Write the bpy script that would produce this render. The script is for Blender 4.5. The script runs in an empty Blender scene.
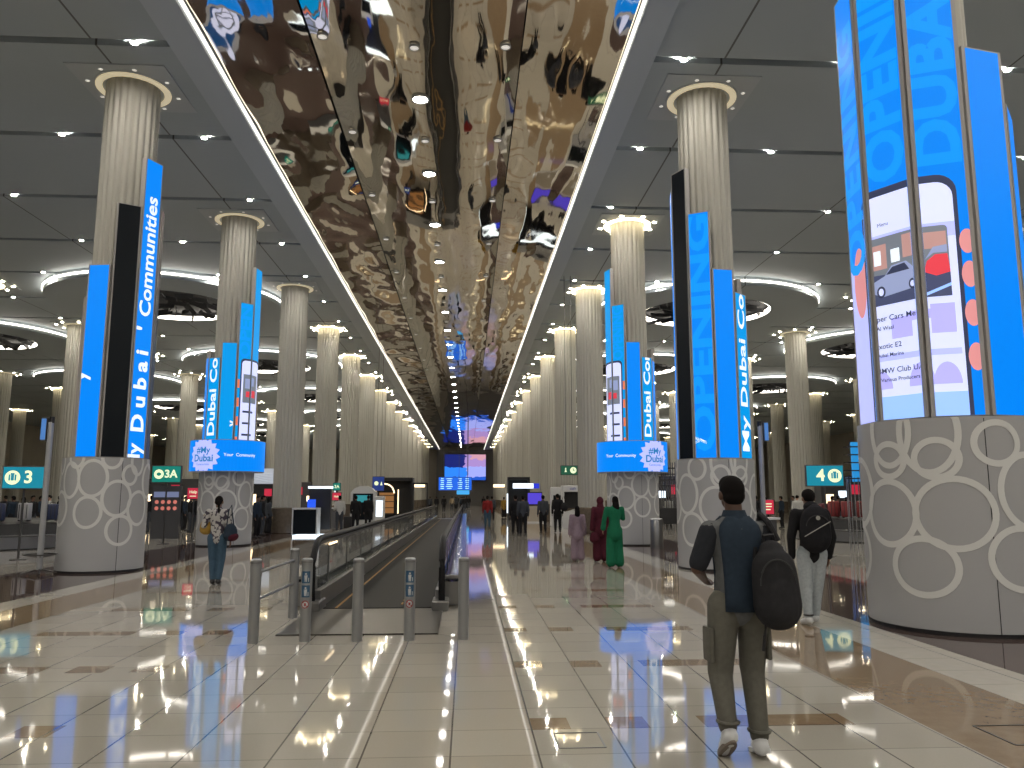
import bpy, bmesh, math, random
from mathutils import Vector, Matrix, Euler, noise
random.seed(7)
PI = math.pi
sc = bpy.context.scene
C = sc.collection
def rad(a): return math.radians(a)

# ------------------------------------------------------------------ materials
def mat(name, col, rough=.5, metal=0., emit=None, es=1., spec=.5, noisy=0., nscale=20., coat=0., alpha=1., trans=0.):
    m = bpy.data.materials.new(name); m.use_nodes = True
    nt = m.node_tree; b = nt.nodes['Principled BSDF']
    b.inputs['Base Color'].default_value = (*col, 1)
    b.inputs['Roughness'].default_value = rough
    b.inputs['Metallic'].default_value = metal
    b.inputs['Specular IOR Level'].default_value = spec
    b.inputs['Coat Weight'].default_value = coat
    b.inputs['Transmission Weight'].default_value = trans
    if alpha < 1: b.inputs['Alpha'].default_value = alpha
    if emit is not None:
        b.inputs['Emission Color'].default_value = (*emit, 1)
        b.inputs['Emission Strength'].default_value = es
    if noisy:
        tc = nt.nodes.new('ShaderNodeTexCoord'); n = nt.nodes.new('ShaderNodeTexNoise')
        n.inputs['Scale'].default_value = nscale; n.inputs['Detail'].default_value = 4
        nt.links.new(tc.outputs['Object'], n.inputs['Vector'])
        mx = nt.nodes.new('ShaderNodeMix'); mx.data_type = 'RGBA'
        mx.inputs['A'].default_value = (*[c*(1-noisy) for c in col], 1)
        mx.inputs['B'].default_value = (*[min(1, c*(1+noisy)) for c in col], 1)
        nt.links.new(n.outputs['Fac'], mx.inputs['Factor'])
        nt.links.new(mx.outputs['Result'], b.inputs['Base Color'])
    return m
class NT:
    def __init__(s, m): s.nt = m.node_tree
    def new(s, t, **k):
        n = s.nt.nodes.new(t)
        for a, v in k.items(): setattr(n, a, v)
        return n
    def link(s, a, b): s.nt.links.new(a, b)
    def m(s, op, a, b=0., c=0.):
        n = s.new('ShaderNodeMath', operation=op)
        for i, v in enumerate((a, b, c)):
            if isinstance(v, (int, float)): n.inputs[i].default_value = v
            else: s.link(v, n.inputs[i])
        return n.outputs[0]
    def band(s, x, lo, hi): return s.m('MULTIPLY', s.m('GREATER_THAN', x, lo), s.m('LESS_THAN', x, hi))
    def mx(s, f, a, b):
        n = s.new('ShaderNodeMix', data_type='RGBA')
        for k, v in (('Factor', f), ('A', a), ('B', b)):
            if isinstance(v, tuple): n.inputs[k].default_value = (*v, 1)
            elif isinstance(v, (int, float)): n.inputs[k].default_value = v
            else: s.link(v, n.inputs[k])
        return n.outputs['Result']

# ------------------------------------------------------------------ mesh builder
class MB:
    def __init__(s): s.v = []; s.f = []
    def add(s, vs, fs, M=None):
        o = len(s.v)
        s.v += [tuple(M @ Vector(p)) if M is not None else tuple(p) for p in vs]
        s.f += [tuple(i+o for i in f) for f in fs]
        return s
    def box(s, c, d, M=None, bev=0.):
        x, y, z = c; a, b, h = (k/2 for k in d)
        if bev:
            bm = bmesh.new(); bmesh.ops.create_cube(bm, size=1, matrix=Matrix.Translation(c) @ Matrix.Diagonal((*d, 1)))
            bmesh.ops.bevel(bm, geom=bm.edges[:], offset=bev, segments=2, affect='EDGES', profile=.5)
            vs = [v.co.copy() for v in bm.verts]; bm.verts.index_update()
            fs = [tuple(v.index for v in f.verts) for f in bm.faces]; bm.free()
            return s.add(vs, fs, M)
        vs = [(x+i*a, y+j*b, z+k*h) for i in (-1, 1) for j in (-1, 1) for k in (-1, 1)]
        return s.add(vs, [(0,1,3,2),(4,6,7,5),(0,4,5,1),(2,3,7,6),(0,2,6,4),(1,5,7,3)], M)
    def lathe(s, prof, n=24, M=None, a0=0., a1=None):
        full = a1 is None; a1 = a0+2*PI if full else a1
        m = n if full else n+1
        vs = [(r*math.cos(a0+(a1-a0)*i/n), r*math.sin(a0+(a1-a0)*i/n), z) for r, z in prof for i in range(m)]
        fs = []
        for k in range(len(prof)-1):
            for i in range(n):
                j = (i+1) % m if full else i+1
                fs.append((k*m+i, k*m+j, (k+1)*m+j, (k+1)*m+i))
        return s.add(vs, fs, M)
    def cyl(s, c, r, h, n=24, M=None):   # base centre c
        x, y, z = c
        T = Matrix.Translation(c)
        return s.lathe([(0.0001, 0), (r, 0), (r, h), (0.0001, h)], n, (M @ T) if M is not None else T)
    def tube(s, pts, r, n=8, closed=False):
        pts = [Vector(p) for p in pts]; N = len(pts); vs = []
        up = Vector((0, 0, 1))
        for i, p in enumerate(pts):
            a = pts[(i-1) % N] if (closed or i) else p; b = pts[(i+1) % N] if (closed or i < N-1) else p
            t = (b-a).normalized(); q = up if abs(t.z) < .95 else Vector((1, 0, 0))
            u = t.cross(q).normalized(); w = t.cross(u)
            rr = r[i] if isinstance(r, (list, tuple)) else r
            vs += [p+u*rr*math.cos(2*PI*k/n)+w*rr*math.sin(2*PI*k/n) for k in range(n)]
        fs = []
        for i in range(N if closed else N-1):
            for k in range(n):
                j = (i+1) % N
                fs.append((i*n+k, i*n+(k+1) % n, j*n+(k+1) % n, j*n+k))
        if not closed: fs += [tuple(range(n)), tuple(range((N-1)*n, N*n))]
        return s.add(vs, fs)
    def prism(s, poly, z0, z1, M=None):
        n = len(poly)
        vs = [(x, y, z0) for x, y in poly]+[(x, y, z1) for x, y in poly]
        return s.add(vs, [tuple(range(n))[::-1], tuple(range(n, 2*n))]+[(i, (i+1) % n, n+(i+1) % n, n+i) for i in range(n)], M)
    def poly(s, pts, M=None): return s.add(pts, [tuple(range(len(pts)))], M)
    def mesh(s, name, m=None, smooth=False):
        me = bpy.data.meshes.new(name); me.from_pydata(s.v, [], s.f); me.update()
        bm = bmesh.new(); bm.from_mesh(me); bmesh.ops.remove_doubles(bm, verts=bm.verts, dist=1e-5)
        bmesh.ops.recalc_face_normals(bm, faces=bm.faces); bm.to_mesh(me); bm.free()
        if m: me.materials.append(m)
        if smooth: setsmooth(me)
        return me
    def build(s, name, m, parent=None, smooth=False, loc=(0, 0, 0), rz=0.):
        return link(s.mesh(name, m, smooth), name, parent, loc, rz)
def setsmooth(me, ang=40):
    for p in me.polygons: p.use_smooth = True
    try: me.set_sharp_from_angle(angle=rad(ang))
    except Exception: pass
def link(me, name, parent=None, loc=(0, 0, 0), rz=0.):
    o = bpy.data.objects.new(name, me); C.objects.link(o)
    o.location = loc; o.rotation_euler = (0, 0, rz)
    if parent: o.parent = parent
    return o
def tag(o, label, cat, group=None, kind=None):
    o['label'] = label; o['category'] = cat
    if group: o['group'] = group
    if kind: o['kind'] = kind
    return o
def thing(name, label, cat, loc=(0, 0, 0), rz=0., group=None):
    return tag(link(None, name, None, loc, rz), label, cat, group)
def struct(o): o['kind'] = 'structure'; return o
KIDS = {}
def copy_tree(o, parent=None, loc=None, rz=None, label=None, group=None):
    c = o.copy(); C.objects.link(c)
    if parent is not None: c.parent = parent
    for ch in [x for x in o.children if x is not c]: copy_tree(ch, c)
    if loc is not None: c.location = loc
    if rz is not None: c.rotation_euler = (0, 0, rz)
    if label: c['label'] = label
    if group: c['group'] = group
    return c
def text_mesh(body, size, M=None, m=None, space=1., ext=0., clip=None, warp=None, align='CENTER', bold=0.):
    cu = bpy.data.curves.new('lettering', 'FONT'); cu.body = body; cu.size = size
    cu.align_x = align; cu.align_y = 'CENTER'; cu.space_character = space; cu.extrude = ext; cu.offset = bold
    cu.resolution_u = 3
    o = bpy.data.objects.new('lettering', cu); C.objects.link(o)
    dg = bpy.context.evaluated_depsgraph_get(); dg.update()
    me = bpy.data.meshes.new_from_object(o.evaluated_get(dg)); me.name = 'lettering'
    bpy.data.objects.remove(o); bpy.data.curves.remove(cu)
    me.materials.clear()
    if M is not None: me.transform(M)
    return finish(me, m, clip, warp)
def finish(me, m=None, clip=None, warp=None, cuts=0):
    bm = bmesh.new(); bm.from_mesh(me)
    if clip:
        x0, x1, y0, y1 = clip
        for co, no in (((x0, 0, 0), (-1, 0, 0)), ((x1, 0, 0), (1, 0, 0)), ((0, y0, 0), (0, -1, 0)), ((0, y1, 0), (0, 1, 0))):
            bmesh.ops.bisect_plane(bm, geom=bm.verts[:]+bm.edges[:]+bm.faces[:], plane_co=co, plane_no=no, clear_outer=True)
    if cuts:
        xs = [v.co.x for v in bm.verts]
        if xs:
            a, b = min(xs), max(xs); k = max(1, int((b-a)/cuts))
            for i in range(1, k):
                bmesh.ops.bisect_plane(bm, geom=bm.verts[:]+bm.edges[:]+bm.faces[:], plane_co=(a+(b-a)*i/k, 0, 0), plane_no=(1, 0, 0))
    if warp:
        for v in bm.verts: v.co = warp(v.co)
    bm.to_mesh(me); bm.free()
    if m: me.materials.append(m)
    return me
def flat_mesh(polys, m, clip=None, warp=None, M=None, cuts=0):
    """polys: list of 2D outlines laid in the local x/y plane at height w"""
    b = MB()
    for p, w in polys: b.poly([(x, y, w) for x, y in p])
    me = bpy.data.meshes.new('artwork'); me.from_pydata(b.v, [], b.f); me.update()
    if M is not None: me.transform(M)
    return finish(me, m, clip, warp, cuts)
def ell(cx, cy, rx, ry, n=28, a0=0, a1=2*PI): return [(cx+rx*math.cos(a0+(a1-a0)*i/n), cy+ry*math.sin(a0+(a1-a0)*i/n)) for i in range(n)]
def rrect(x0, x1, y0, y1, r, n=6):
    o = []
    for cx, cy, a in ((x1-r, y1-r, 0), (x0+r, y1-r, 90), (x0+r, y0+r, 180), (x1-r, y0+r, 270)):
        o += [(cx+r*math.cos(rad(a+90*i/n)), cy+r*math.sin(rad(a+90*i/n))) for i in range(n+1)]
    return o
def rect(x0, x1, y0, y1): return [(x0, y0), (x1, y0), (x1, y1), (x0, y1)]

# ------------------------------------------------------------------ palette
H = 11.7
XL, XR = -8.4, 5.88
YL, YR, SP = 18.9, 18.6, 9.45
M_shaft = mat('plaster_flutes', (.40, .39, .345), .5)
M_cap = mat('capital_rim', (.5, .48, .42), .4)
M_glow = mat('ring_glow', (.9, .85, .7), .5, emit=(1, .83, .52), es=.38)
M_glow_hi = mat('ring_glow_bright', (.9, .85, .7), .5, emit=(1, .82, .50), es=10)
M_ped = mat('pedestal_grey', (.385, .39, .405), .42, spec=.4)
M_ribbon = mat('pedestal_ribbon', (.66, .67, .66), .4)
M_black = mat('black_plastic', (.012, .012, .014), .45)
M_dark = mat('dark_void', (.02, .021, .023), .7)
M_frame = mat('panel_frame_grey', (.36, .35, .34), .5)
M_blue = mat('screen_blue', (0, 0, 0), .4, emit=(.0, .255, .98), es=1.0, spec=.15)
M_blue2 = mat('screen_azure', (0, 0, 0), .4, spec=.15, emit=(.0, .34, .86), es=1.0)
M_lblue = mat('screen_light_blue', (0, 0, 0), .4, spec=.15, emit=(.004, .34, 1.0), es=1.0)
M_off = mat('screen_off', (.006, .009, .013), .35, spec=.15)
M_white_e = mat('screen_white', (.5, .5, .5), .4, emit=(.80, .90, 1.0), es=.95)
M_lilac = mat('screen_lilac', (.3, .3, .5), .4, emit=(.42, .47, .92), es=1.0)
M_pale = mat('screen_pale', (.4, .4, .5), .4, emit=(.62, .68, 1.0), es=1.0)
M_purple = mat('screen_violet', (.3, .3, .5), .4, emit=(.40, .38, .88), es=1.0)
M_sky = mat('screen_skyblue', (.3, .3, .5), .4, emit=(.25, .52, 1.0), es=1.0)
M_ink = mat('screen_ink', (.02, .02, .03), .5, emit=(.02, .03, .08), es=1)
M_teal_t = mat('screen_teal_ink', (.0, .1, .2), .5, emit=(.01, .16, .42), es=1)
M_skin_e = mat('screen_pink_finger', (.5, .2, .15), .5, emit=(.58, .22, .25), es=1)
M_red_e = mat('screen_red', (.5, .05, .05), .5, emit=(.62, .03, .06), es=1)
M_asph = mat('screen_asphalt', (.05, .05, .1), .5, emit=(.035, .05, .12), es=1)
M_car = mat('screen_silver_car', (.2, .2, .3), .5, emit=(.24, .30, .50), es=1)
M_bld = mat('screen_building', (.3, .2, .2), .5, emit=(.42, .22, .20), es=1)
M_bld2 = mat('screen_shopfront', (.2, .2, .2), .5, emit=(.10, .13, .18), es=1)
M_orange_e = mat('screen_orange', (.5, .2, .05), .5, emit=(.7, .12, .05), es=1)
M_steel = mat('brushed_steel', (.30, .30, .30), .3, metal=.9)
M_steel_d = mat('dark_steel', (.12, .12, .12), .3, metal=.8)
M_rubber = mat('black_rubber', (.008, .008, .009), .5, spec=.2)
M_belt = mat('walkway_belt', (.012, .012, .0115), .6, spec=.2, noisy=.3, nscale=60)
M_yellow = mat('yellow_marking', (.30, .16, .03), .6)
M_stone = mat('polished_stone', (.13, .105, .08), .18, noisy=.3, nscale=8)
M_lamp = mat('lamp_glow', (1, 1, 1), .5, emit=(1, .93, .82), es=1650)
M_lamp_c = mat('lamp_glow_soft', (1, 1, 1), .5, emit=(1, .86, .60), es=80)
M_lamp_big = mat('lamp_glow_big', (1, 1, 1), .5, emit=(1, .95, .86), es=60)
M_lamp_dim = mat('lamp_glow_dim', (1, 1, 1), .5, emit=(1, .93, .80), es=.5)
M_strip = mat('strip_glow', (1, 1, 1), .5, emit=(1, .93, .82), es=2.2)
M_ringl = mat('disc_edge_glow', (1, 1, 1), .5, emit=(1, .92, .80), es=7)
M_lampring = mat('lamp_rim', (.45, .45, .42), .4)
M_teal = mat('sign_teal', (0, .1, .12), .4, emit=(.0, .20, .30), es=1)
M_tealg = mat('sign_green', (0, .1, .08), .4, emit=(.0, .17, .13), es=1)
M_green = mat('sign_dark_green', (0, .05, .03), .4, emit=(.01, .07, .03), es=1)
M_navy = mat('sign_navy', (.01, .02, .1), .4, emit=(.01, .03, .16), es=1)
M_redsign = mat('sign_red', (.3, .01, .02), .4, emit=(.45, .02, .05), es=1)
M_sgw = mat('sign_cream', (.5, .5, .4), .4, emit=(.75, .85, .50), es=1)
M_whitep = mat('white_laminate', (.62, .63, .64), .35)
M_warm = mat('warm_panel_glow', (.9, .8, .6), .5, emit=(1, .75, .45), es=2.2)
M_cold = mat('cold_panel_glow', (.8, .9, 1), .5, emit=(.75, .88, 1), es=1.6)
M_wall = mat('wall_beige', (.36, .33, .28), .6, noisy=.15, nscale=.6)
M_wall_d = mat('wall_dark', (.05, .05, .055), .6)
M_chrome = mat('chrome', (.55, .57, .6), .15, metal=1.)

# glass
M_glass = mat('balustrade_glass', (.10, .12, .12), .04, alpha=.28, spec=.9)

# floor
M_floor = mat('floor_marble', (.4, .38, .34), .1); n = NT(M_floor)
b = M_floor.node_tree.nodes['Principled BSDF']
geo = n.new('ShaderNodeNewGeometry'); sep = n.new('ShaderNodeSeparateXYZ'); n.link(geo.outputs['Position'], sep.inputs[0])
X, Y = sep.outputs[0], sep.outputs[1]
def noise_n(scale, detail=3, vec=None):
    k = n.new('ShaderNodeTexNoise'); k.inputs['Scale'].default_value = scale; k.inputs['Detail'].default_value = detail
    n.link(vec or geo.outputs['Position'], k.inputs['Vector']); return k.outputs['Fac']
T = .57
fx = n.m('DIVIDE', n.m('ADD', X, 60*T+.1), T); fy = n.m('DIVIDE', n.m('ADD', Y, 60*T-5.37), T)
cmb = n.new('ShaderNodeCombineXYZ'); n.link(n.m('FLOOR', fx), cmb.inputs[0]); n.link(n.m('FLOOR', fy), cmb.inputs[1])
wn = n.new('ShaderNodeTexWhiteNoise', noise_dimensions='2D'); n.link(cmb.outputs[0], wn.inputs['Vector'])
base = n.mx(wn.outputs['Value'], (.385, .355, .305), (.44, .41, .355))
base = n.mx(n.m('MULTIPLY', noise_n(3, 5), .5), base, (.42, .40, .36))
base = n.mx(n.m('MULTIPLY', noise_n(55, 3), .22), base, (.26, .24, .20))
gran = noise_n(9, 6); gr2 = noise_n(70, 4)
tan = n.mx(gran, (.20, .135, .08), (.34, .26, .17)); tan = n.mx(n.m('MULTIPLY', gr2, .5), tan, (.14, .095, .06))
line = n.mx(gran, (.44, .42, .37), (.52, .49, .44))
brown = n.mx(gr2, (.070, .046, .042), (.105, .075, .068))
col = base
def anyband(lst):
    o = None
    for lo, hi in lst:
        q = n.band(X, lo, hi); o = q if o is None else n.m('MAXIMUM', o, q)
    return o
m_tan = anyband([(-6.75, -5.8), (3.35, 4.48)])
m_line = anyband([(-7.3, -6.75), (4.48, 5.22)])
m_brown = anyband([(-9.9, -7.3), (5.22, 7.8)])
ay = n.m('LESS_THAN', n.m('FRACT', n.m('DIVIDE', n.m('ADD', Y, 60*2.08-5.93), 2.08)), .145)
m_acc = n.m('MULTIPLY', ay, anyband([(.47, .76), (1.05, 1.34), (1.75, 2.86), (-5.2, -4.05), (-3.8, -3.45), (-3.2, -2.9)]))
col = n.mx(m_acc, col, tan); col = n.mx(m_tan, col, tan); col = n.mx(m_line, col, line); col = n.mx(m_brown, col, brown)
jx = n.m('LESS_THAN', n.m('FRACT', fx), .022); jy = n.m('MULTIPLY', n.m('LESS_THAN', n.m('FRACT', fy), .017), .6)
j = n.m('MULTIPLY', n.m('MAXIMUM', jx, jy), n.m('SUBTRACT', 1., n.m('MAXIMUM', m_tan, m_brown)))
col = n.mx(n.m('MULTIPLY', j, .8), col, (.06, .055, .05))
n.link(col, b.inputs['Base Color'])
ro = n.m('ADD', n.m('MULTIPLY', noise_n(1.3, 3), .04), .02)
n.link(ro, b.inputs['Roughness']); b.inputs['IOR'].default_value = 1.6
bp = n.new('ShaderNodeBump'); bp.inputs['Strength'].default_value = .02; bp.inputs['Distance'].default_value = .02
n.link(noise_n(2.2, 1), bp.inputs['Height']); n.link(bp.outputs[0], b.inputs['Normal'])

# ceiling panels
M_ceil = mat('ceiling_panel', (.37, .42, .45), .5); n = NT(M_ceil); b = M_ceil.node_tree.nodes['Principled BSDF']
geo = n.new('ShaderNodeNewGeometry'); sep = n.new('ShaderNodeSeparateXYZ'); n.link(geo.outputs['Position'], sep.inputs[0])
X = sep.outputs[0]; jj = None
for x in (-8.4, -15.7, -23, -30.5, -38, -45, 5.88, 12.7, 19.5, 26.7, 34, 41):
    q = n.band(X, x-.025, x+.025); jj = q if jj is None else n.m('MAXIMUM', jj, q)
col = n.mx(jj, (.37, .42, .45), (.10, .10, .10))
n.link(col, b.inputs['Base Color'])
M_fascia = mat('fascia_satin', (.47, .52, .555), .5)
M_plate = mat('ceiling_plate', (.42, .46, .485), .4)
M_mirror = mat('mirror_ceiling', (.70, .645, .55), .03, metal=1.); n = NT(M_mirror)
k_ = n.new('ShaderNodeTexNoise'); k_.inputs['Scale'].default_value = 1.; k_.inputs['Detail'].default_value = 2
g_ = n.new('ShaderNodeNewGeometry'); v_ = n.new('ShaderNodeVectorMath', operation='MULTIPLY'); v_.inputs[1].default_value = (1.6, .45, 1); n.link(g_.outputs['Position'], v_.inputs[0]); n.link(v_.outputs[0], k_.inputs['Vector'])
p_ = n.new('ShaderNodeBump'); p_.inputs['Strength'].default_value = .30; p_.inputs['Distance'].default_value = .02; n.link(k_.outputs['Fac'], p_.inputs['Height']); n.link(p_.outputs[0], M_mirror.node_tree.nodes['Principled BSDF'].inputs['Normal'])

# ------------------------------------------------------------------ people
def limb(b, p0, p1, r0, r1, n=12, sq=1., axis=None):
    p0, p1 = Vector(p0), Vector(p1); t = (p1-p0); L = t.length; t = t.normalized() if L > 1e-6 else Vector((0, 0, 1))
    q = Vector(axis) if axis else (Vector((0, 1, 0)) if abs(t.y) < .9 else Vector((0, 0, 1)))
    w = (q-t*q.dot(t)).normalized(); u = w.cross(t)          # w = depth axis squashed by sq
    rings = []
    for i in range(5):
        a = PI/2*i/4; rings.append((-r0*math.cos(a)*1., r0*math.sin(a)))
    for i in range(5):
        a = PI/2*(4-i)/4; rings.append((L+r1*math.cos(a), r1*math.sin(a)))
    vs = [p0+t*h+(u*math.cos(2*PI*k/n)+w*sq*math.sin(2*PI*k/n))*max(r, .0005) for h, r in rings for k in range(n)]
    m = len(rings)
    fs = [(i*n+k, i*n+(k+1) % n, (i+1)*n+(k+1) % n, (i+1)*n+k) for i in range(m-1) for k in range(n)]
    fs += [tuple(range(n))[::-1], tuple(range((m-1)*n, m*n))]
    b.add(vs, fs)
def ball(b, c, r, n=14):
    rx, ry, rz = r if isinstance(r, (tuple, list)) else (r, r, r)
    prof = [(max(math.sin(PI*i/10), .002), -math.cos(PI*i/10)) for i in range(11)]
    b.lathe(prof, n, Matrix.Translation(c) @ Matrix.Diagonal((rx, ry, rz, 1)))
def fuse(b, name, m, voxel, smooth=3, parent=None):
    me = bpy.data.meshes.new(name); me.from_pydata(b.v, [], b.f); me.update()
    bm = bmesh.new(); bm.from_mesh(me); bmesh.ops.recalc_face_normals(bm, faces=bm.faces); bm.to_mesh(me); bm.free()
    o = bpy.data.objects.new('tmp', me); C.objects.link(o)
    r = o.modifiers.new('r', 'REMESH'); r.mode = 'VOXEL'; r.voxel_size = voxel; r.use_smooth_shade = True
    s = o.modifiers.new('s', 'SMOOTH'); s.factor = .5; s.iterations = smooth
    dg = bpy.context.evaluated_depsgraph_get(); dg.update()
    out = bpy.data.meshes.new_from_object(o.evaluated_get(dg)); bpy.data.objects.remove(o)
    out.name = name; out.materials.clear(); out.materials.append(m)
    for p in out.polygons: p.use_smooth = True
    return link(out, name, parent)
M_skin = mat('skin_brown', (.16, .085, .055), .5)
M_skin_l = mat('skin_light', (.36, .21, .15), .5)
M_hair = mat('hair_black', (.006, .005, .005), .85, spec=.12)
M_eye = mat('eye_white', (.6, .6, .6), .2)
def fab(name, c, k=.25, s=30): return mat(name, c, .85, spec=.2, noisy=k, nscale=s)
def person(label, loc, Hh=1.75, heading=0., top=None, legs=None, shoes=None, skin=None, hair='short', pose=None,
           voxel=.016, style='man', sleeve='long', group=None, build=1., extra=None):
    """faces +Y when heading=0"""
    P = dict(hipL=(-.052, 0, .52), hipR=(.052, 0, .52), kneeL=(-.058, .02, .285), kneeR=(.058, .02, .285),
             ankL=(-.062, -.01, .045), ankR=(.062, -.01, .045), toeL=(-.068, .075, .018), toeR=(.068, .075, .018),
             shL=(-.108, 0, .812), shR=(.108, 0, .812), elL=(-.135, -.01, .635), elR=(.135, -.01, .635),
             wrL=(-.135, .04, .49), wrR=(.135, .04, .49), head=(0, .01, .935))
    if pose: P.update(pose)
    J = {k: Vector(v)*Hh for k, v in P.items()}; s = Hh; w = build
    top = top or fab('t', (.03, .03, .04)); legs = legs or top; shoes = shoes or M_black; skin = skin or M_skin
    root = thing('person', label, 'person', loc, heading, group)
    hd = J['head']; nb = Vector((0, 0, .84*s)); fem = style != 'man'
    b = MB()
    # torso and limbs (skin)
    limb(b, (0, 0, .55*s), (0, 0, .62*s), .075*s*w, .068*s*w, sq=.72)
    limb(b, (0, 0, .62*s), (0, 0, .76*s), .068*s*w, .080*s*w, sq=.68)
    limb(b, J['shL'], J['shR'], .032*s, .032*s)
    limb(b, nb, hd-Vector((0, .01, .03))*s, .034*s, .031*s)
    for S in 'LR':
        limb(b, J['hip'+S], J['knee'+S], .050*s*w, .033*s); limb(b, J['knee'+S], J['ank'+S], .032*s, .021*s)
        limb(b, J['ank'+S], J['toe'+S], .021*s, .018*s)
        limb(b, J['sh'+S], J['el'+S], .029*s*w, .023*s); limb(b, J['el'+S], J['wr'+S], .023*s, .0155*s)
        d = (J['wr'+S]-J['el'+S]).normalized(); hc = J['wr'+S]+d*.028*s
        side = Vector((1 if S == 'R' else -1, 0, 0)); fw = Vector((0, 1, 0)); fw = (fw-d*fw.dot(d)).normalized()
        nn = d.cross(fw).normalized()
        limb(b, J['wr'+S], J['wr'+S]+d*.042*s, .016*s, .023*s, sq=.5, axis=nn)
        inn = nn if nn.dot(side) < 0 else -nn
        for i, (o_, ln) in enumerate(((-.017, .034), (-.006, .040), (.006, .043), (.017, .038))):
            a = J['wr'+S]+d*.052*s+fw*o_*s; mid = a+(d*.9+inn*.25).normalized()*ln*.55*s; e = mid+(d*.6+inn*.75).normalized()*ln*.45*s
            limb(b, a, mid, .0055*s, .005*s, 8); limb(b, mid, e, .005*s, .0042*s, 8)
        t0 = J['wr'+S]+d*.018*s+fw*.016*s; t1 = t0+(d*.7+fw*.7)*.022*s; t2 = t1+(d*.95+fw*.15+inn*.2).normalized()*.018*s
        limb(b, t0, t1, .0075*s, .0065*s, 8); limb(b, t1, t2, .0062*s, .005*s, 8)
    # head
    ball(b, hd+Vector((0, 0, .008))*s, (.043*s, .054*s, .056*s)); ball(b, hd+Vector((0, .018, -.028))*s, (.032*s, .036*s, .034*s))
    limb(b, hd+Vector((0, .054, .004))*s, hd+Vector((0, .064, -.016))*s, .005*s, .008*s, 8)
    limb(b, hd+Vector((-.014, .053, -.036))*s, hd+Vector((.014, .053, -.036))*s, .004*s, .004*s, 8)
    for q in (-1, 1):
        ball(b, hd+Vector((q*.045, -.004, -.008))*s, (.007*s, .013*s, .019*s), 8)
        limb(b, hd+Vector((q*.010, .051, .014))*s, hd+Vector((q*.026, .046, .014))*s, .005*s, .004*s, 8)
    fuse(b, 'body', skin, voxel*.8, 2, root)
    if voxel < .013:
        for q in (-1, 1):
            e = MB(); ball(e, hd+Vector((q*.018, .049, .004))*s, .0065*s, 10); e.build('eye', M_eye, root, True)
    # hair
    b = MB()
    ball(b, hd+Vector((0, -.008, .014))*s, (.047*s, .054*s, .054*s))
    if hair == 'short':
        ball(b, hd+Vector((0, -.022, -.012))*s, (.042*s, .037*s, .035*s)); ball(b, hd+Vector((0, .012, .035))*s, (.042*s, .045*s, .034*s))
    elif hair == 'pony':
        ball(b, hd+Vector((0, -.03, -.005))*s, (.040*s, .036*s, .038*s))
        limb(b, hd+Vector((.008, -.06, .0))*s, hd+Vector((.022, -.075, -.13))*s, .017*s, .012*s); limb(b, hd+Vector((.022, -.075, -.13))*s, hd+Vector((.024, -.07, -.19))*s, .013*s, .005*s)
    elif hair == 'long':
        limb(b, hd+Vector((0, -.022, 0))*s, hd+Vector((0, -.045, -.10))*s, .046*s, .052*s, sq=.7); limb(b, hd+Vector((0, -.045, -.10))*s, hd+Vector((.005, -.055, -.19))*s, .050*s, .022*s, sq=.5)
    elif hair == 'scarf':
        ball(b, hd+Vector((0, -.004, .0))*s, (.056*s, .062*s, .062*s)); limb(b, hd+Vector((0, -.01, -.03))*s, nb, .046*s, .06*s, sq=.85)
    elif hair == 'cap':
        ball(b, hd+Vector((0, .0, .022))*s, (.049*s, .056*s, .048*s))
    hm = extra.get('hairmat', M_hair) if extra else M_hair
    fuse(b, 'headscarf' if hair == 'scarf' else 'hair', hm, voxel*.8, 2, root)
    # trousers / shirt
    b = MB()
    wide = .062 if style == 'loose' else .040
    for S in 'LR':
        limb(b, J['hip'+S], J['knee'+S], .061*s*w, (.047 if style != 'loose' else .066)*s)
        end = J['ank'+S]+(J['knee'+S]-J['ank'+S]).normalized()*.03*s
        limb(b, J['knee'+S], end, (.045 if style != 'loose' else .064)*s, (.034 if style != 'loose' else .070)*s)
    limb(b, J['hipL']+Vector((.012, 0, .01))*s, J['hipR']+Vector((-.012, 0, .01))*s, .064*s*w, .064*s*w, sq=.95)
    limb(b, (0, 0, .53*s), (0, 0, .585*s), .083*s*w, .076*s*w, sq=.75)
    fuse(b, 'trousers', legs, voxel, 3, root)
    b = MB(); hem = .478 if style == 'man' else (.47 if style == 'woman' else .36)
    if style in ('man', 'woman'):
        limb(b, (0, 0, (hem+.055)*s), (0, 0, .64*s), .088*s*w, .080*s*w, sq=.76)
    else:
        limb(b, (0, 0, hem*s+.10*s), (0, 0, .64*s), .112*s*w, .078*s*w, sq=.85)
    limb(b, (0, 0, .64*s), (0, -.004*s, .765*s), .080*s*w, .095*s*w, sq=.72)
    limb(b, J['shL']*.82+Vector((0, 0, .775*s*.18)), J['shR']*.82+Vector((0, 0, .775*s*.18)), .042*s, .042*s)
    limb(b, (0, 0, .79*s), nb+Vector((0, 0, .004*s)), .06*s, .040*s, sq=.9)
    for S in 'LR':
        limb(b, J['sh'+S], J['el'+S]*(1 if sleeve == 'long' else .82)+J['sh'+S]*(0 if sleeve == 'long' else .18), .040*s*w, .034*s)
        if sleeve == 'long': limb(b, J['el'+S], J['wr'+S]*.95+J['el'+S]*.05, .033*s, (.026 if style != 'loose' else .04)*s)
    fuse(b, 'coat' if style == 'loose' else 'shirt', top, voxel, 3, root)
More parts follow.
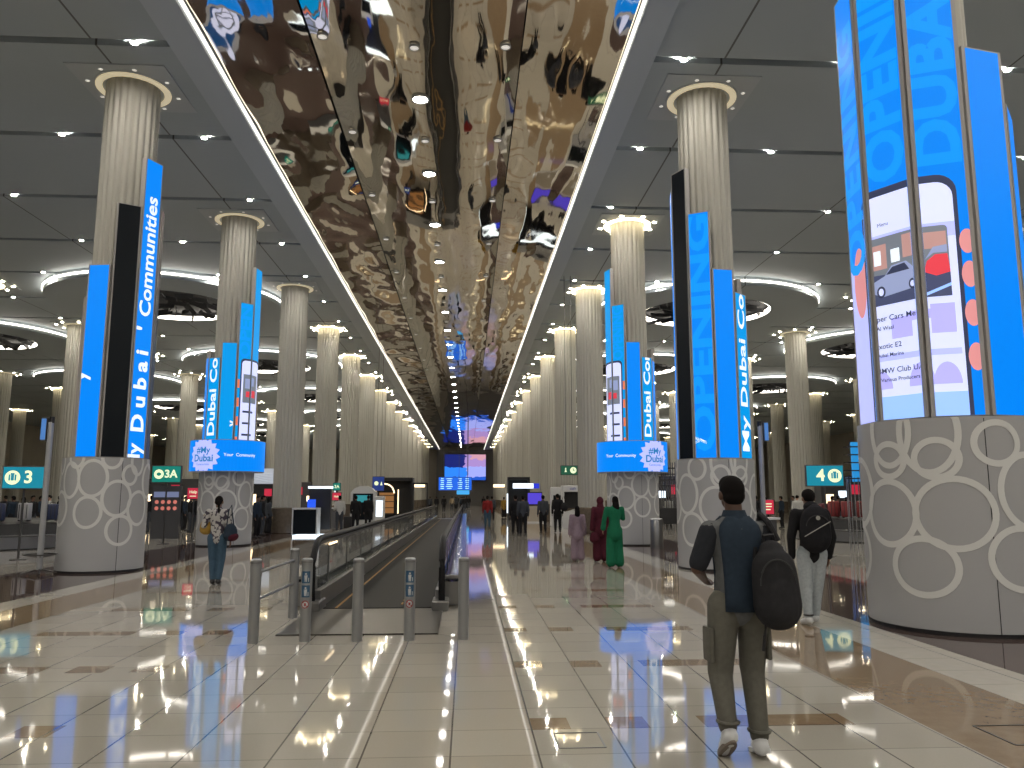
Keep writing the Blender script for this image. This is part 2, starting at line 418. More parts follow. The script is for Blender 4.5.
    for S in 'LR':
        b = MB(); a, t = J['ank'+S], J['toe'+S]; d = (t-a); dn = d.normalized()
        limb(b, a-dn*.012*s-Vector((0, 0, .012))*s, t, .030*s, .022*s, sq=.9); limb(b, a-dn*.022*s-Vector((0, 0, .020*s)), a+d*.4-Vector((0, 0, .004*s)), .022*s, .026*s)
        limb(b, a+Vector((0, 0, .012))*s, a-Vector((0, 0, .01))*s, .027*s, .030*s)
        fuse(b, 'shoe', shoes, voxel*.75, 2, root)
    return root, J

# ------------------------------------------------------------------ camera
F_PX = 790.; CH = 1.65
pit = math.atan(113/F_PX); yaw = math.atan(45*math.cos(pit)/F_PX)
cam = bpy.data.cameras.new('camera'); co = bpy.data.objects.new('camera', cam); C.objects.link(co)
co.location = (0, 0, CH); co.rotation_euler = (PI/2+pit, 0, -yaw)
cam.sensor_width = 36; cam.lens = F_PX*36/1024; cam.clip_end = 400; sc.camera = co
def at(px, Yd):                                            # sideways offset of something at distance Yd
    u, v = (px-512)/F_PX, -113/F_PX
    dx = math.sin(yaw)*math.cos(pit)+u*math.cos(yaw)-v*math.sin(yaw)*math.sin(pit)
    dy = math.cos(yaw)*math.cos(pit)-u*math.sin(yaw)-v*math.cos(yaw)*math.sin(pit)
    return dx/dy*Yd
def zz(py, Yd): return CH+(497-py)/F_PX*Yd

# ------------------------------------------------------------------ room shell
X0, X1, Y0, Y1 = -62, 60, -52, 170
b = MB(); b.box(((X0+X1)/2, (Y0+Y1)/2, -.1), (X1-X0, Y1-Y0, .2)); struct(b.build('floor', M_floor))
for nm, c, d in (('wall_left', (X0, (Y0+Y1)/2, 6), (.3, Y1-Y0, 12.4)), ('wall_right', (X1, (Y0+Y1)/2, 6), (.3, Y1-Y0, 12.4)),
                 ('wall_back', ((X0+X1)/2, Y0, 6), (X1-X0, .3, 12.4)), ('wall_front', ((X0+X1)/2, Y1, 6), (X1-X0, .3, 12.4))):
    b = MB(); b.box(c, d); struct(b.build(nm, M_wall))
# ceiling: slabs between the slots, dark void above them
slots = [16.85-4.725*14+4.725*k for k in range(0, 46)]
b = MB(); edges = [Y0]+slots+[Y1]
for i in range(len(edges)-1):
    a = edges[i]+(.13 if i else 0); e = edges[i+1]-(.13 if i < len(edges)-2 else 0)
    for xa, xb in ((X0, -6.72), (4.24, X1)):
        b.box(((xa+xb)/2, (a+e)/2, H+.1), (xb-xa, e-a, .2))
struct(b.build('ceiling', M_ceil))
b = MB(); b.box(((X0+X1)/2, (Y0+Y1)/2, 12.32), (X1-X0, Y1-Y0, .1)); struct(b.build('ceiling.001', M_dark))
for xa, xb, xs, k in ((-6.70, -5.965, -5.93, 1), (4.22, 3.585, 3.55, 2)):
    b = MB(); lo, hi = min(xa, xb), max(xa, xb)
    b.box(((lo+hi)/2, 59, H+.02), (hi-lo, 221, .24)); b.box((xa, 59, 12.0), (.04, 221, .5)); b.box((xs+(-.008 if k == 1 else .008), 59, H+.28), (.02, 221, .48))
    struct(b.build('trim_%d' % k, M_fascia))
    b = MB(); b.box((xs, 59, H+.015), (.06, 221, .05))
    o = b.build('light_strip', M_strip)
    tag(o, 'long white light strip along the %s edge of the mirrored ceiling' % ('left' if k == 1 else 'right'), 'light', 'long light strips beside the mirrored ceiling')
# mirrored ceiling
SLO = [(-5.95, .16), (-3.66, .015), (-3.65, -.10), (-3.3, -.145), (-2.8, -.12), (-2.4, -.11), (-2.0, -.09), (-.9, 0), (.3, .08), (.75, .11), (1.19, .17), (1.2, -.03), (2.0, -.052), (2.3, -.012), (2.8, -.05), (3.2, -.088), (3.6, -.125)]
def slope(x):
    for (a, p), (c, q) in zip(SLO, SLO[1:]):
        if x <= c: return p+(q-p)*(x-a)/(c-a)
    return SLO[-1][1]
ZT = [0.]
for i in range(1, 1000): ZT.append(ZT[-1]+slope(-5.95+.01*(i-.5))*.01)
def mz(x, y):
    z = ZT[max(0, min(999, int((x+5.95)*100)))]-ZT[230]
    nz = noise.noise(Vector((x*.7, y*.16, 3.1)))*.030+noise.noise(Vector((x*1.9, y*.5, 9.2)))*.009
    if x < -3.65: nz = noise.noise(Vector((x*.6, y*.36, 1.7)))*.065+noise.noise(Vector((x*1.4, y*.9, 5.)))*.014
    nz += .0012*math.sin(y*3.2+1.5*math.sin(x*1.3))
    return H+.34+z+nz
def mirror_part(xs, name):
    ys = []; y = 8.
    while y < Y1: ys.append(y); y += .16+max(0, y-30)*.006
    ys.append(Y1)
    ys = [-52+4*i for i in range(15)]+ys
    vs = [(x, y, mz(min(max(x, xs[0]+.001), xs[-1]-.001), y)) for y in ys for x in xs]; n_ = len(xs)
    me = bpy.data.meshes.new(name)
    me.from_pydata(vs, [], [(i*n_+j, (i+1)*n_+j, (i+1)*n_+j+1, i*n_+j+1) for i in range(len(ys)-1) for j in range(n_-1)])
    me.materials.append(M_mirror); setsmooth(me, 60); return struct(link(me, name))
def fr(a, c, k): return [a+(c-a)*i/k for i in range(k+1)]
mirror_part(fr(-5.9, -3.68, 22), 'ceiling.002'); mirror_part(fr(-3.63, 1.17, 44), 'ceiling.003'); mirror_part(fr(1.2, 3.52, 22), 'ceiling.004')

# ------------------------------------------------------------------ lamps
def make_light(r, m, name='ceiling_light'):
    b = MB(); b.lathe([(r*1.25, -.01), (r*1.25, .04), (r, .04), (r, -.01), (r*1.25, -.01)], 16)
    root = b.build(name, M_lampring)
    b = MB(); b.lathe([(.001, 0), (r*.98, 0)], 16); b.build('lamp', m, root)
    return root
def lay(proto, pts, label, group, most=999):
    far = [p for p in pts if p[1] < 0 and False]; pts = sorted(pts, key=lambda p: (p[1] < 12, p[1]))
    rest, pts = pts[most:], pts[:most]
    if rest:
        r = max(v.co.x for v in proto.data.vertices)/1.25; b = MB()
        for p in rest: b.lathe([(.001, 0), (r*.98, 0)], 12, Matrix.Translation(p))
        o = b.build('ceiling_lights', proto.children[0].data.materials[0]); tag(o, 'the remaining far and rear '+group, 'light', None, 'stuff')
    for i, p in enumerate(pts):
        o = proto if i == 0 else copy_tree(proto)
        o.location = p; tag(o, label, 'light', group)
pl, prr = [], []
for k in range(2, 40):
    y = slots[k]
    nn = 7 if y < 40 else 5
    for i in range(nn):
        pl.append((-7.5-3.9*i-(.0 if k % 2 else .0), y, H-.0)); prr.append((4.95+3.9*i, y, H-.0))
pl = [p for p in pl if p[1] < 14 and abs(p[0]) < 24 or abs(p[0]) < p[1]*.75+2]; prr = [p for p in prr if p[1] < 14 and abs(p[0]) < 22 or abs(p[0]) < p[1]*.85+2]
print('LAMPS', len(pl), len(prr))
lay(make_light(.072, M_lamp), pl, 'small round white downlight set in a dark slot of the ceiling left of the mirror', 'downlights in the left ceiling slots', 105)
lay(make_light(.072, M_lamp), prr, 'small round white downlight set in a dark slot of the ceiling right of the mirror', 'downlights in the right ceiling slots', 105)
cl = [(-1.28, 14.45+4.74*k) for k in range(-11, 32)]
lay(make_light(.19, M_lamp_big), [(x, y, mz(x, y)-.03) for x, y in cl], 'bright round downlight in the row down the middle of the mirrored ceiling', 'bright downlights in the mirrored ceiling', 30)
lay(make_light(.10, M_lamp_dim), [(x, 16.8+4.74*k, mz(x, 16.8+4.74*k)-.05) for k in range(11) for x in (-1.28, .80, -3.35)], 'dim small round downlight set in the mirrored ceiling', 'dim downlights in the mirrored ceiling')

# ------------------------------------------------------------------ columns
def shaft_mesh(r, z0, z1, nf, per, m, name='shaft'):
    n_ = nf*per; b = MB(); vs = []
    for z in (z0, z1):
        for i in range(n_):
            a = 2*PI*i/n_; rr = r*(1-.075*abs(math.cos(nf*a/2))**3)
            vs.append((rr*math.cos(a), rr*math.sin(a), z))
    b.add(vs, [(i, (i+1) % n_, n_+(i+1) % n_, n_+i) for i in range(n_)])
    return b.mesh(name, m, True)
S_near = shaft_mesh(.62, 2.2, H, 22, 10, M_shaft); S_full = shaft_mesh(.64, 1.15, H, 22, 6, M_shaft); S_far = shaft_mesh(.66, 1.15, H, 22, 4, M_shaft)
b = MB(); b.lathe([(.66, 0), (.70, .02), (.70, 1.13), (.66, 1.17)], 32); COL_B = b.mesh('base_collar', M_stone, True)
def ring_mesh(m):
    b = MB(); b.lathe([(.70, 0), (.86, 0), (.86, .10), (.70, .10)], 40); return b.mesh('ring_light', m)
R_dim, R_hi = ring_mesh(M_glow), ring_mesh(M_glow_hi)
b = MB(); b.lathe([(.86, -.02), (.90, -.02), (.90, .05)], 40)
b.box((0, 0, .01), (2.3, 2.3, .03)); P_m = b.mesh('ceiling_plate', M_plate)
def lampcl(m, r=.07):
    b = MB()
    for i in range(8):
        a = PI/8+i*PI/4
        b.lathe([(.001, 0), (r, 0)], 10, Matrix.Translation((1.13*math.cos(a)*1.08, 1.13*math.sin(a)*1.08, -.03)))
    return b
b1 = MB(); b1.lathe([(.001, 0), (.07, 0)], 12); L1m = b1.mesh('spotlight', M_lamp_c); b1 = MB(); b1.lathe([(.001, 0), (.05, 0)], 12); L1d = b1.mesh('spotlight', M_lamp_dim)
LCL = lampcl(M_lamp_c).mesh('spotlights', M_lamp_c)
def column(x, y, kind, label, group=None, z0base=True, parts=8):
    t = thing('fluted_column', label, 'column', (x, y, 0), 0, group)
    link(S_near if kind == 'tower' else S_full if kind == 'mid' else S_far, 'shaft', t)
    if kind != 'tower': link(COL_B, 'base_collar', t)
    return t
def top_plate(x, y, lit, label, group, many):
    t = thing('column_light_plate', label, 'light', (x, y, H-.02), 0, group)
    link(P_m, 'plate', t); link(R_hi if lit else R_dim, 'ring_light', t, (0, 0, -.05))
    if many:
        for i in range(8):
            a = PI/8+i*PI/4; link(L1m if lit else L1d, 'spotlight', t, (1.02*math.cos(a), 1.02*math.sin(a), -.02))
    else:
        o = link(LCL, 'spotlights', t); o['kind'] = 'stuff'
TOWERS = {('L', 0): 'first left column in view, rising above the pedestal with the black panel', ('L', 1): 'second left column, rising behind the panels above the lilac starburst banner',
          ('R', -1): 'nearest right column, mostly hidden behind the tall phone picture panels', ('R', 0): 'second right column, rising beside the narrow black panel', ('R', 1): 'third right column, rising behind the banner by the waste bin'}
ordw = ['first', 'second', 'third', 'fourth', 'fifth', 'sixth', 'seventh', 'eighth', 'ninth', 'tenth', 'eleventh', 'twelfth', 'thirteenth', 'fourteenth', 'fifteenth', 'sixteenth']
for side, x, yb in (('L', XL, YL), ('R', XR, YR)):
    wd = 'left' if side == 'L' else 'right'
    for k in range(-1, 16):
        y = yb+SP*k; xx = x
        if (side, k) == ('R', -1): xx, y = 6.5, 10.35
        if (side, k) == ('L', 0): xx += .06
        if (side, k) == ('L', -1): continue
        if (side, k) in TOWERS: column(xx, y, 'tower', 'pale fluted column, '+TOWERS[(side, k)])
        elif k <= 7:
            n_ = k-1
            column(xx, y, 'mid', 'tall pale fluted column on a brown stone base, %s behind the banner tower in the %s row' % (ordw[n_-1], wd))
        else: column(xx, y, 'far', 'far pale fluted column near the end of the %s row along the corridor' % wd, 'far columns of the %s corridor row' % wd)
        lit = (side == 'L' and k >= 3) or (side == 'R' and k >= 1)
        if (side, k) == ('R', -1): continue
        if k <= 4: top_plate(xx, y, lit, 'square plate of %s lamps around the top of the %s column, %s row' % ('bright' if lit else 'dim', ordw[k], wd), 'lamp plates at the column tops', True)
        else: top_plate(xx, y, lit, 'lit ceiling plate over a far column of the %s corridor row' % wd, 'far %s lamp plates' % wd, False)
for x, k0, k1, nm, lb in ((-23, 1, 12, 'left', 'second'), (20.2, 1, 12, 'right', 'second'), (-38, 4, 14, 'left', 'third'), (34, 4, 14, 'right', 'third'), (-52, 6, 15, 'left', 'fourth'), (48, 6, 15, 'right', 'fourth')):
    for k in range(k0, k1):
        y = (YL if x < 0 else YR)+SP*k
        if x in (-23,) and k < 2: continue
        column(x, y, 'mid' if k < 5 else 'far', 'pale fluted column in the %s row out to the %s, over the baggage hall' % (lb, nm), '%s row columns to the %s' % (lb, nm))
        top_plate(x, y, k > 3 and k % 2 == 0 or k == 2, 'lamp plate over a column of the %s row out to the %s' % (lb, nm), '%s row lamp plates to the %s' % (lb, nm), False)

# ------------------------------------------------------------------ display towers
patA = [(0, 1.45, .44, .42), (-.80, 1.45, .37, .40), (-.16, 2.12, .25, .23), (-.76, 2.12, .22, .21), (-.38, .80, .38, .34), (.52, 2.30, .26, .25), (.88, 1.72, .36, .44), (.72, .92, .37, .36), (-.24, 2.45, .34, .5), (-.74, 2.5, .28, .45)]
patB = [(-.34, 2.06, .37, .39), (.30, 1.62, .37, .38), (-.42, 1.32, .35, .33), (.42, .92, .34, .31), (.62, 2.14, .20, .21), (.95, 1.40, .34, .37), (-.98, 2.02, .28, .38), (-.82, 2.52, .22, .22), (.12, 2.52, .24, .23), (.85, 2.45, .2, .3)]
def pedestal(root, pat, mirror, r=1.12, h=2.52, rot=0., ribw=.032):
    b = MB(); b.lathe([(r*.95, 0), (r*.95, .04), (r, .05), (r, h), (r-.28, h+.005)], 64); p = b.build('pedestal_cladding', M_ped, root, True)
    b = MB(); b.lathe([(r+.006, 0), (r+.006, .045), (r-.03, .045)], 64); b.build('plinth_strip', M_black, root)
    b = MB()
    for a in (rot+.35, rot+.35+PI*.66, rot+.35-PI*.66):
        b = MB(); b.box((0, 0, 0), (.008, .008, h*.98), Matrix.Translation((r*math.sin(a), -r*math.cos(a), h/2))); b.build('seam', M_dark, p)
    per = 2*PI*r/3; b = MB()
    for rep in range(3):
        for cx, cz, rx, rz in pat:
            s0 = (-cx if mirror else cx)+rep*per+rot*r
            N = 40; inner, outer = [], []
            for i in range(N):
                a = 2*PI*i/N
                for lst, dd in ((inner, -ribw), (outer, ribw)):
                    s_, z_ = s0+(rx+dd)*math.cos(a), min(cz+(rz+dd)*math.sin(a), h-.005)
                    lst.append(((r+.006)*math.sin(s_/r), -(r+.006)*math.cos(s_/r), z_))
            b.add(inner+outer, [(i, (i+1) % N, N+(i+1) % N, N+i) for i in range(N)])
    b.build('bubble_pattern', M_ribbon, root)
def panel(root, th, z1, face, z0=2.53, w=.62, ap=1.04, dep=.13, sc_=1.):
    w *= sc_*1.03; ap *= sc_
    """one upright LED panel; th = direction it faces, degrees from -Y towards +X"""
    t = rad(th); u = Vector((math.cos(t), math.sin(t), 0)); nv = Vector((math.sin(t), -math.cos(t), 0))
    M = Matrix(((u.x, -nv.x, 0, nv.x*(ap-dep/2)), (u.y, -nv.y, 0, nv.y*(ap-dep/2)), (0, 0, 1, 0), (0, 0, 0, 1)))
    b = MB(); b.box((0, 0, (z0+z1)/2), (w, dep, z1-z0), M); b.box((0, .05, (z0+z1)/2), (w*.55, .16, z1-z0-.1), M)
    p = b.build('display_panel', M_frame, root); p['label'] = 'upright %s panel of the tower' % ('black switched-off' if face is M_off else 'glowing blue')
    def warp(co): return nv*(ap+.004+co.z)+u*co.x+Vector((0, 0, co.y))
    hw = w/2-.028-(.022 if sc_ == 1. else 0)
    me = flat_mesh([(rect(-hw, hw, z0+.01, z1-.02), 0)], face, warp=warp); link(me, 'screen_face', p)
    return p, warp, (-hw, hw, z0+.01, z1-.02)
def lettering(p, warp, clip, txt, size, m, zc, u0=0., w=.004, space=1., up=True, bold=0., name='lettering', fit=None):
    if fit:
        z0_, z1_ = fit; tm = text_mesh(txt, 1., None, None, space); xs = [v.co.x for v in tm.vertices]; L = (z1_-z0_)/(max(xs)-min(xs)); bpy.data.meshes.remove(tm)
        R = Matrix.Translation((u0, (z0_+z1_)/2, w)) @ Matrix.Rotation(PI/2, 4, 'Z') @ Matrix.Diagonal((L, size, 1, 1))
        link(text_mesh(txt, 1., R, m, space, 0, clip, warp, bold=bold), name, p); return
    R = Matrix.Translation((u0, zc, w)) @ Matrix.Rotation(PI/2 if up else -PI/2, 4, 'Z')
    link(text_mesh(txt, size, R, m, space, 0, clip, warp, bold=bold), name, p)
def artwork(p, warp, clip, soff, polys, m, w, name='picture'):
    for q in polys:
        me = flat_mesh([([(x-soff, y) for x, y in q], w)], m, clip, warp)
        if len(me.polygons): link(me, name, p)
def banner(root, mirror, vcen, r=1.34, z0=2.50, z1=3.58):
    b = MB(); b.lathe([(r-.2, z0), (r, z0), (r, z1), (r-.2, z1)], 72); bo = b.build('banner_box', M_frame, root)
    W = lambda co: Vector(((r+.004+co.z)*math.sin(vcen+co.x/r), -(r+.004+co.z)*math.cos(vcen+co.x/r), co.y))
    hw = PI*r*.98
    me = flat_mesh([(rect(-hw, hw, z0+.02, z1-.02), 0)], M_blue, warp=W, cuts=.12); link(me, 'screen_face', bo)
    sg = -1 if not mirror else 1
    star = []; cx, cy = sg*.86, (z0+z1)/2
    for i in range(32):
        a = 2*PI*i/32+.1; rr = .62 if i % 2 else .50; star.append((cx+rr*math.cos(a)*(1 if abs(a) < 9 else 1), cy+rr*math.sin(a)*1.0))
    link(flat_mesh([(star, .004)], M_lilac, (-3, 3, z0+.02, z1-.02), W, cuts=.1), 'starburst', bo)
    for s_, z_, sz, tx, bd in ((.0, .17, .30, '#My', .006), (0, -.10, .33, 'Dubai', .008), (0, -.30, .10, 'Communities', 0)):
        link(text_mesh(tx, sz, Matrix.Translation((cx+s_, cy+z_, .008)), M_teal_t, 1, 0, None, W, bold=bd), 'lettering', bo)
    link(text_mesh('Your  Community', .15, Matrix.Translation((-sg*.42, cy+.02, .006)), M_white_e, 1, 0, None, W, bold=.001), 'lettering', bo)

def tower(side, x, y, label, angs, pat, mirror=False, ban=False, vc=0., k=.81, h=2.52):
    t = thing('display_tower', label, 'advertising tower', (x, y, 0))
    pedestal(t, [(a*k, b_, c*k, d) for a, b_, c, d in pat], mirror, r=1.12*k, h=h, rot=rad(vc), ribw=.036*(.95 if k < 1 else 1.1))
    res = {}
    for th, z1, f in angs: res[th] = panel(t, th, z1, f, sc_=k, z0=h+.01)
    if ban: banner(t, mirror, rad(vc), r=1.24)
    return t, res
BL, B2, OF = M_blue, M_blue2, M_off
# L1
c0 = 24
t, P1 = tower('L', XL+.06, YL, 'leftmost advertising tower, a tall black panel between two blue ones',
    [(-8, 6.94, BL), (30, 8.43, OF), (66, 9.66, BL), (102, 8.6, OF), (138, 8.2, BL), (174, 7.6, OF), (210, 7.0, BL), (246, 6.4, BL)], patB, vc=c0)
p, wp, cp = P1[66]; lettering(p, wp, cp, 'Communities', .46, M_white_e, 0, bold=.02, fit=(5.85, 8.75)); lettering(p, wp, cp, "Dubai '", .50, M_white_e, 0, space=1.5, bold=.03, fit=(3.15, 5.55)); lettering(p, wp, cp, 'My', .5, M_white_e, 2.55, u0=-.05, bold=.012)
p, wp, cp = P1[-8]; lettering(p, wp, cp, 'y', .42, M_white_e, 4.35, u0=-.24, bold=.01)
# L2
t, P2 = tower('L', XL, YL+SP, 'advertising tower with a starburst banner, behind the woman with the maroon bag',
    [(-27.5, 6.45, B2), (8.5, 6.98, B2), (44.5, 8.44, B2), (80.5, 9.8, B2), (116.5, 9, BL), (152, 8, BL), (188, 7.2, OF), (224, 7, BL), (260, 6.8, BL), (296, 6.5, BL)], patA, ban=True, vc=16.5)
# R1
t, PR1 = tower('R', 6.5, 10.35, 'nearest advertising tower at the right edge, showing a hand holding a phone',
    [(-95.5, 9.0, BL), (-59.5, 9.75, BL), (-23.5, 8.45, BL), (12.5, 7.5, BL), (48.5, 6.8, BL), (84.5, 3.5, BL), (120.5, 4.6, BL), (156.5, 5.6, OF), (192.5, 6.6, BL), (228.5, 8.6, BL)], patA, False, vc=-31.5, k=1., h=2.63)
# R2
t, PR2 = tower('R', XR, YR, 'advertising tower behind the man in the vest, one narrow black panel beside blue ones',
    [(-65.5, 9.58, OF), (-29.5, 8.4, BL), (6.5, 6.98, BL), (42.5, 6.45, B2), (78.5, 6.4, BL), (114.5, 7, BL), (150.5, 7.4, BL), (186.5, 8, OF), (222.5, 8.6, BL), (258.5, 9.2, BL)], patA, True, vc=-17.5)
# R3
t, PR3 = tower('R', XR, YR+SP, 'advertising tower with a starburst banner, standing behind the waste bin',
    [(-75.8, 9.88, B2), (-39.8, 8.48, B2), (-3.8, 7.1, BL), (32.2, 6.57, B2), (68, 6.5, BL), (104, 7, BL), (140, 7.2, OF), (176, 8, BL), (212, 8.6, BL), (248, 9.2, BL)], patB, True, ban=True, vc=-11.8)
for PP, th in ((P2, -27.5), (PR3, 32.2), (PR2, 42.5)):
    p, wp, cp = PP[th]; lettering(p, wp, cp, 'My Dubai Communities', .44, M_white_e, 0, bold=.02, fit=(2.7, 9.3))
p, wp, cp = P2[8.5]; lettering(p, wp, cp, 'y', .42, M_white_e, 4.15, u0=.2, bold=.01)
p, wp, cp = PR2[-29.5]; lettering(p, wp, cp, 'OPENING', .72, M_lblue, 0, bold=.035, fit=(2.75, 8.3)); lettering(p, wp, cp, 'y', .4, M_white_e, 2.95, u0=-.2, bold=.01)
p, wp, cp = PR3[-39.8]; lettering(p, wp, cp, 'OPENING', .55, M_lblue, 0, bold=.03, fit=(6.5, 8.4))
p, wp, cp = P2[44.5]; lettering(p, wp, cp, 'OPEN', .55, M_lblue, 0, bold=.03, fit=(6.5, 8.35))
def small_phone(PA, PB, sA, mirror):
    for (p, wp, cp), off, right in ((PA, 0., False), (PB, sA*.66, True)):
        q = (lambda x0, x1: (x0, x1)) if sA > 0 else (lambda x0, x1: (-x1, -x0))
        def rr_(x0, x1, y0, y1): a_, b_ = q(x0, x1); return rect(a_, b_, y0, y1)
        a_, b_ = q(-.14, .92)
        artwork(p, wp, cp, off, [rrect(a_, b_, 2.4, 6.45, .15)], M_ink, .003, 'phone_picture')
        a_, b_ = q(-.09, .87)
        artwork(p, wp, cp, off, [rrect(a_, b_, 2.45, 6.38, .13)], M_pale, .005, 'phone_picture')
        artwork(p, wp, cp, off, [rr_(-.02, .8, 4.9, 5.9)], M_bld2, .007, 'phone_picture')
        artwork(p, wp, cp, off, [rr_(.1, .3, 5.1, 5.3), rr_(.45, .7, 5.1, 5.35)], M_red_e, .009, 'phone_picture')
        artwork(p, wp, cp, off, [rr_(.05, .25, 5.4, 5.75), rr_(.35, .6, 5.5, 5.8)], M_car, .009, 'phone_picture')
        artwork(p, wp, cp, off, [rr_(0, .6, 4.55, 4.62), rr_(0, .45, 4.15, 4.22), rr_(0, .55, 3.75, 3.82)], M_ink, .007, 'phone_picture')
        artwork(p, wp, cp, off, [rr_(.2, .6, 2.9, 3.3)], M_purple, .006, 'phone_picture')
        if not right:
            artwork(p, wp, cp, off, [rr_(-.3, -.15, z, z+.30) for z in (3.4, 4.1, 4.75, 5.4)], M_orange_e, .003, 'phone_picture')
small_phone(P2[44.5], P2[80.5], 1, False)
small_phone(PR3[-39.8], PR3[-75.8], -1, True)
# the big phone picture on the nearest tower
scr = [(PR1[-95.5], -1.035), (PR1[-59.5], -.345), (PR1[-23.5], .345)]
phoneL, phoneR, pt = -.82, .50, 5.78
for i, ((p, wp, cp), off) in enumerate(scr):
    A = lambda polys, m, w, nm='picture': artwork(p, wp, cp, off, polys, m, w, nm)
    A([rect(-1.3, -.80, 2.5, 4.9)], M_lilac, .002); A([ell(-1.0, 4.6, .2, .5)], M_skin_e, .003)
    A([rrect(phoneL, phoneR, 1.9, pt, .24)], M_ink, .004)
    A([rrect(phoneL+.05, phoneR-.05, 1.95, pt-.10, .20)], M_pale, .006)
    if i == 0: continue
    A([rect(phoneL+.05, phoneR-.05, 2.55, 2.95)], M_sky, .008)
    A([rect(phoneL+.05, phoneR-.05, 4.95, 5.14)], M_lilac, .008)
    # lilac block letters over the screen
    A([rect(-.42, -.14, 3.70, 3.98), rect(.10, .38, 3.70, 4.08), rect(-.14, .10, 3.9, 4.02)], M_purple, .008)
    A([ell(-.62, 3.05, .17, .24, 20, 0, PI)+[(-.79, 3.05)], ell(-.06, 3.05, .17, .30, 20, 0, PI)+[(-.23, 3.05)], ell(.24, 3.05, .16, .28, 20, 0, PI)+[(.08, 3.05)]], M_purple, .009)
    A([rect(-.76, .42, 3.42, 3.50)], M_lilac, .008)
    # car meet picture
    A([rrect(-.74, .36, 4.17, 5.10, .05)], M_bld2, .010)
    A([rect(-.70, -.42, 4.66, 5.0), rect(-.2, .05, 4.75, 5.06), rect(.08, .34, 4.8, 5.02)], M_bld, .012)
    A([rect(-.60, -.50, 4.72, 4.92), rect(-.36, -.24, 4.72, 4.90)], M_white_e, .014)
    A([[(-.74, 4.17), (.36, 4.17), (.36, 4.52), (-.74, 4.60)]], M_asph, .012)
    A([[(-.66, 4.36), (-.62, 4.50), (-.46, 4.56), (-.36, 4.68), (-.16, 4.70), (-.05, 4.58), (.0, 4.52), (-.0, 4.38), (-.12, 4.32), (-.5, 4.28)]], M_car, .016)
    A([[(-.44, 4.57), (-.35, 4.66), (-.18, 4.68), (-.12, 4.58)]], M_ink, .018)
    A([ell(-.52, 4.35, .06, .08), ell(-.09, 4.38, .05, .07)], M_ink, .020)
    A([ell(-.52, 4.35, .035, .05), ell(-.09, 4.38, .03, .04)], M_pale, .022)
    A([[(.06, 4.50), (.10, 4.64), (.2, 4.72), (.34, 4.72), (.36, 4.48), (.2, 4.44)]], M_red_e, .016)
    A([[(.08, 4.66), (.18, 4.82), (.34, 4.84), (.34, 4.74), (.18, 4.74)]], M_car, .017)
    A([[(.0, 4.2), (.36, 4.34), (.36, 4.30), (.05, 4.18)]], M_sky, .014)
    # fingers and the gaps of blue between them
    A([ell(.575, (z0_+z1_)/2, .09, (z1_-z0_)/2, 24) for z0_, z1_ in ((3.20, 3.55), (3.76, 4.10), (4.26, 4.60), (4.70, 5.02))], M_skin_e, .005)
p, wp, cp = PR1[-59.5]
for tx, sz, zc, uo in (('Super Cars Meetup', .105, 3.99, .04), ('Al Wasl', .075, 3.86, -.16), ('Exotic E2', .095, 3.62, -.13), ('Dubai Marina', .07, 3.50, -.12), ('BMW Club UAE', .10, 3.29, .03), ('Various Producers', .07, 3.17, -.0)):
    M = Matrix.Translation((uo, zc, .012)); link(text_mesh(tx, sz, M, M_ink, 1, 0, cp, wp, bold=.001), 'lettering', p)
link(text_mesh('Menu', .07, Matrix.Translation((-.1, 5.27, .012)), M_ink, 1, 0, cp, wp), 'lettering', p)
p, wp, cp = PR1[-59.5]; lettering(p, wp, cp, 'OPENING', .74, M_lblue, 0, bold=.04, fit=(5.9, 9.7))
p, wp, cp = PR1[-23.5]; lettering(p, wp, cp, 'DUBAI', .74, M_lblue, 0, bold=.04, fit=(5.95, 8.4))
p, wp, cp = PR1[-95.5]; lettering(p, wp, cp, 'OPENING', .80, M_lblue, 6.6, space=1.1, bold=.03)

# ------------------------------------------------------------------ ring lights in the side bays
def ring_bay(x, y, label, group, R=5.75):
    t = thing('ring_chandelier', label, 'ceiling light', (x, y, 0), 0, group)
    b = MB(); b.lathe([(3.35, H-.42), (R-.12, H-.42), (R-.10, H-.38), (R-.10, H)], 96); b.build('disc', M_ceil, t, True)
    b = MB(); b.lathe([(R-.09, H-.24), (R-.05, H-.23), (R-.05, H-.16), (R-.09, H-.15)], 96); b.build('outer_light_ring', M_ringl, t)
    b = MB(); b.lathe([(3.35, H-.42), (3.35, H-.02), (.01, H-.02)], 64); b.build('recess', M_dark, t)
    b = MB()
    for i, (rr, z_) in enumerate(((3.30, H-.40), (3.27, H-.28))):
        b.lathe([(rr, z_), (rr+.03, z_), (rr+.03, z_+.10), (rr, z_+.10), (rr, z_)], 80)
    b.build('inner_light_ring', M_ringl, t)
    b = MB()
    for i in range(46):
        a = 2*PI*i*.381; r0 = 3.0*math.sqrt((i+.5)/46); z_ = H-.15-.35*random.random()
        b.box((0, 0, 0), (.9, .05, .22), Matrix.Translation((r0*math.cos(a), r0*math.sin(a), z_)) @ Euler((random.random(), .3*random.random(), a+random.random())).to_matrix().to_4x4())
    b.build('hanging_baffles', M_dark, t)
for x, nm in ((12.5, 'right'), (-15.2, 'left')):
    for k in range(6):
        lab = ['nearest glowing ring light set in the ceiling of the %s bay', 'second glowing ring light along the %s bay ceiling', 'third glowing ring light along the %s bay ceiling'][min(k, 2)] % nm
        if k > 2: lab = 'far glowing ring light along the %s bay ceiling' % nm
        ring_bay(x, 40.3+18.9*k, lab, 'ring lights of the %s bay' % nm)
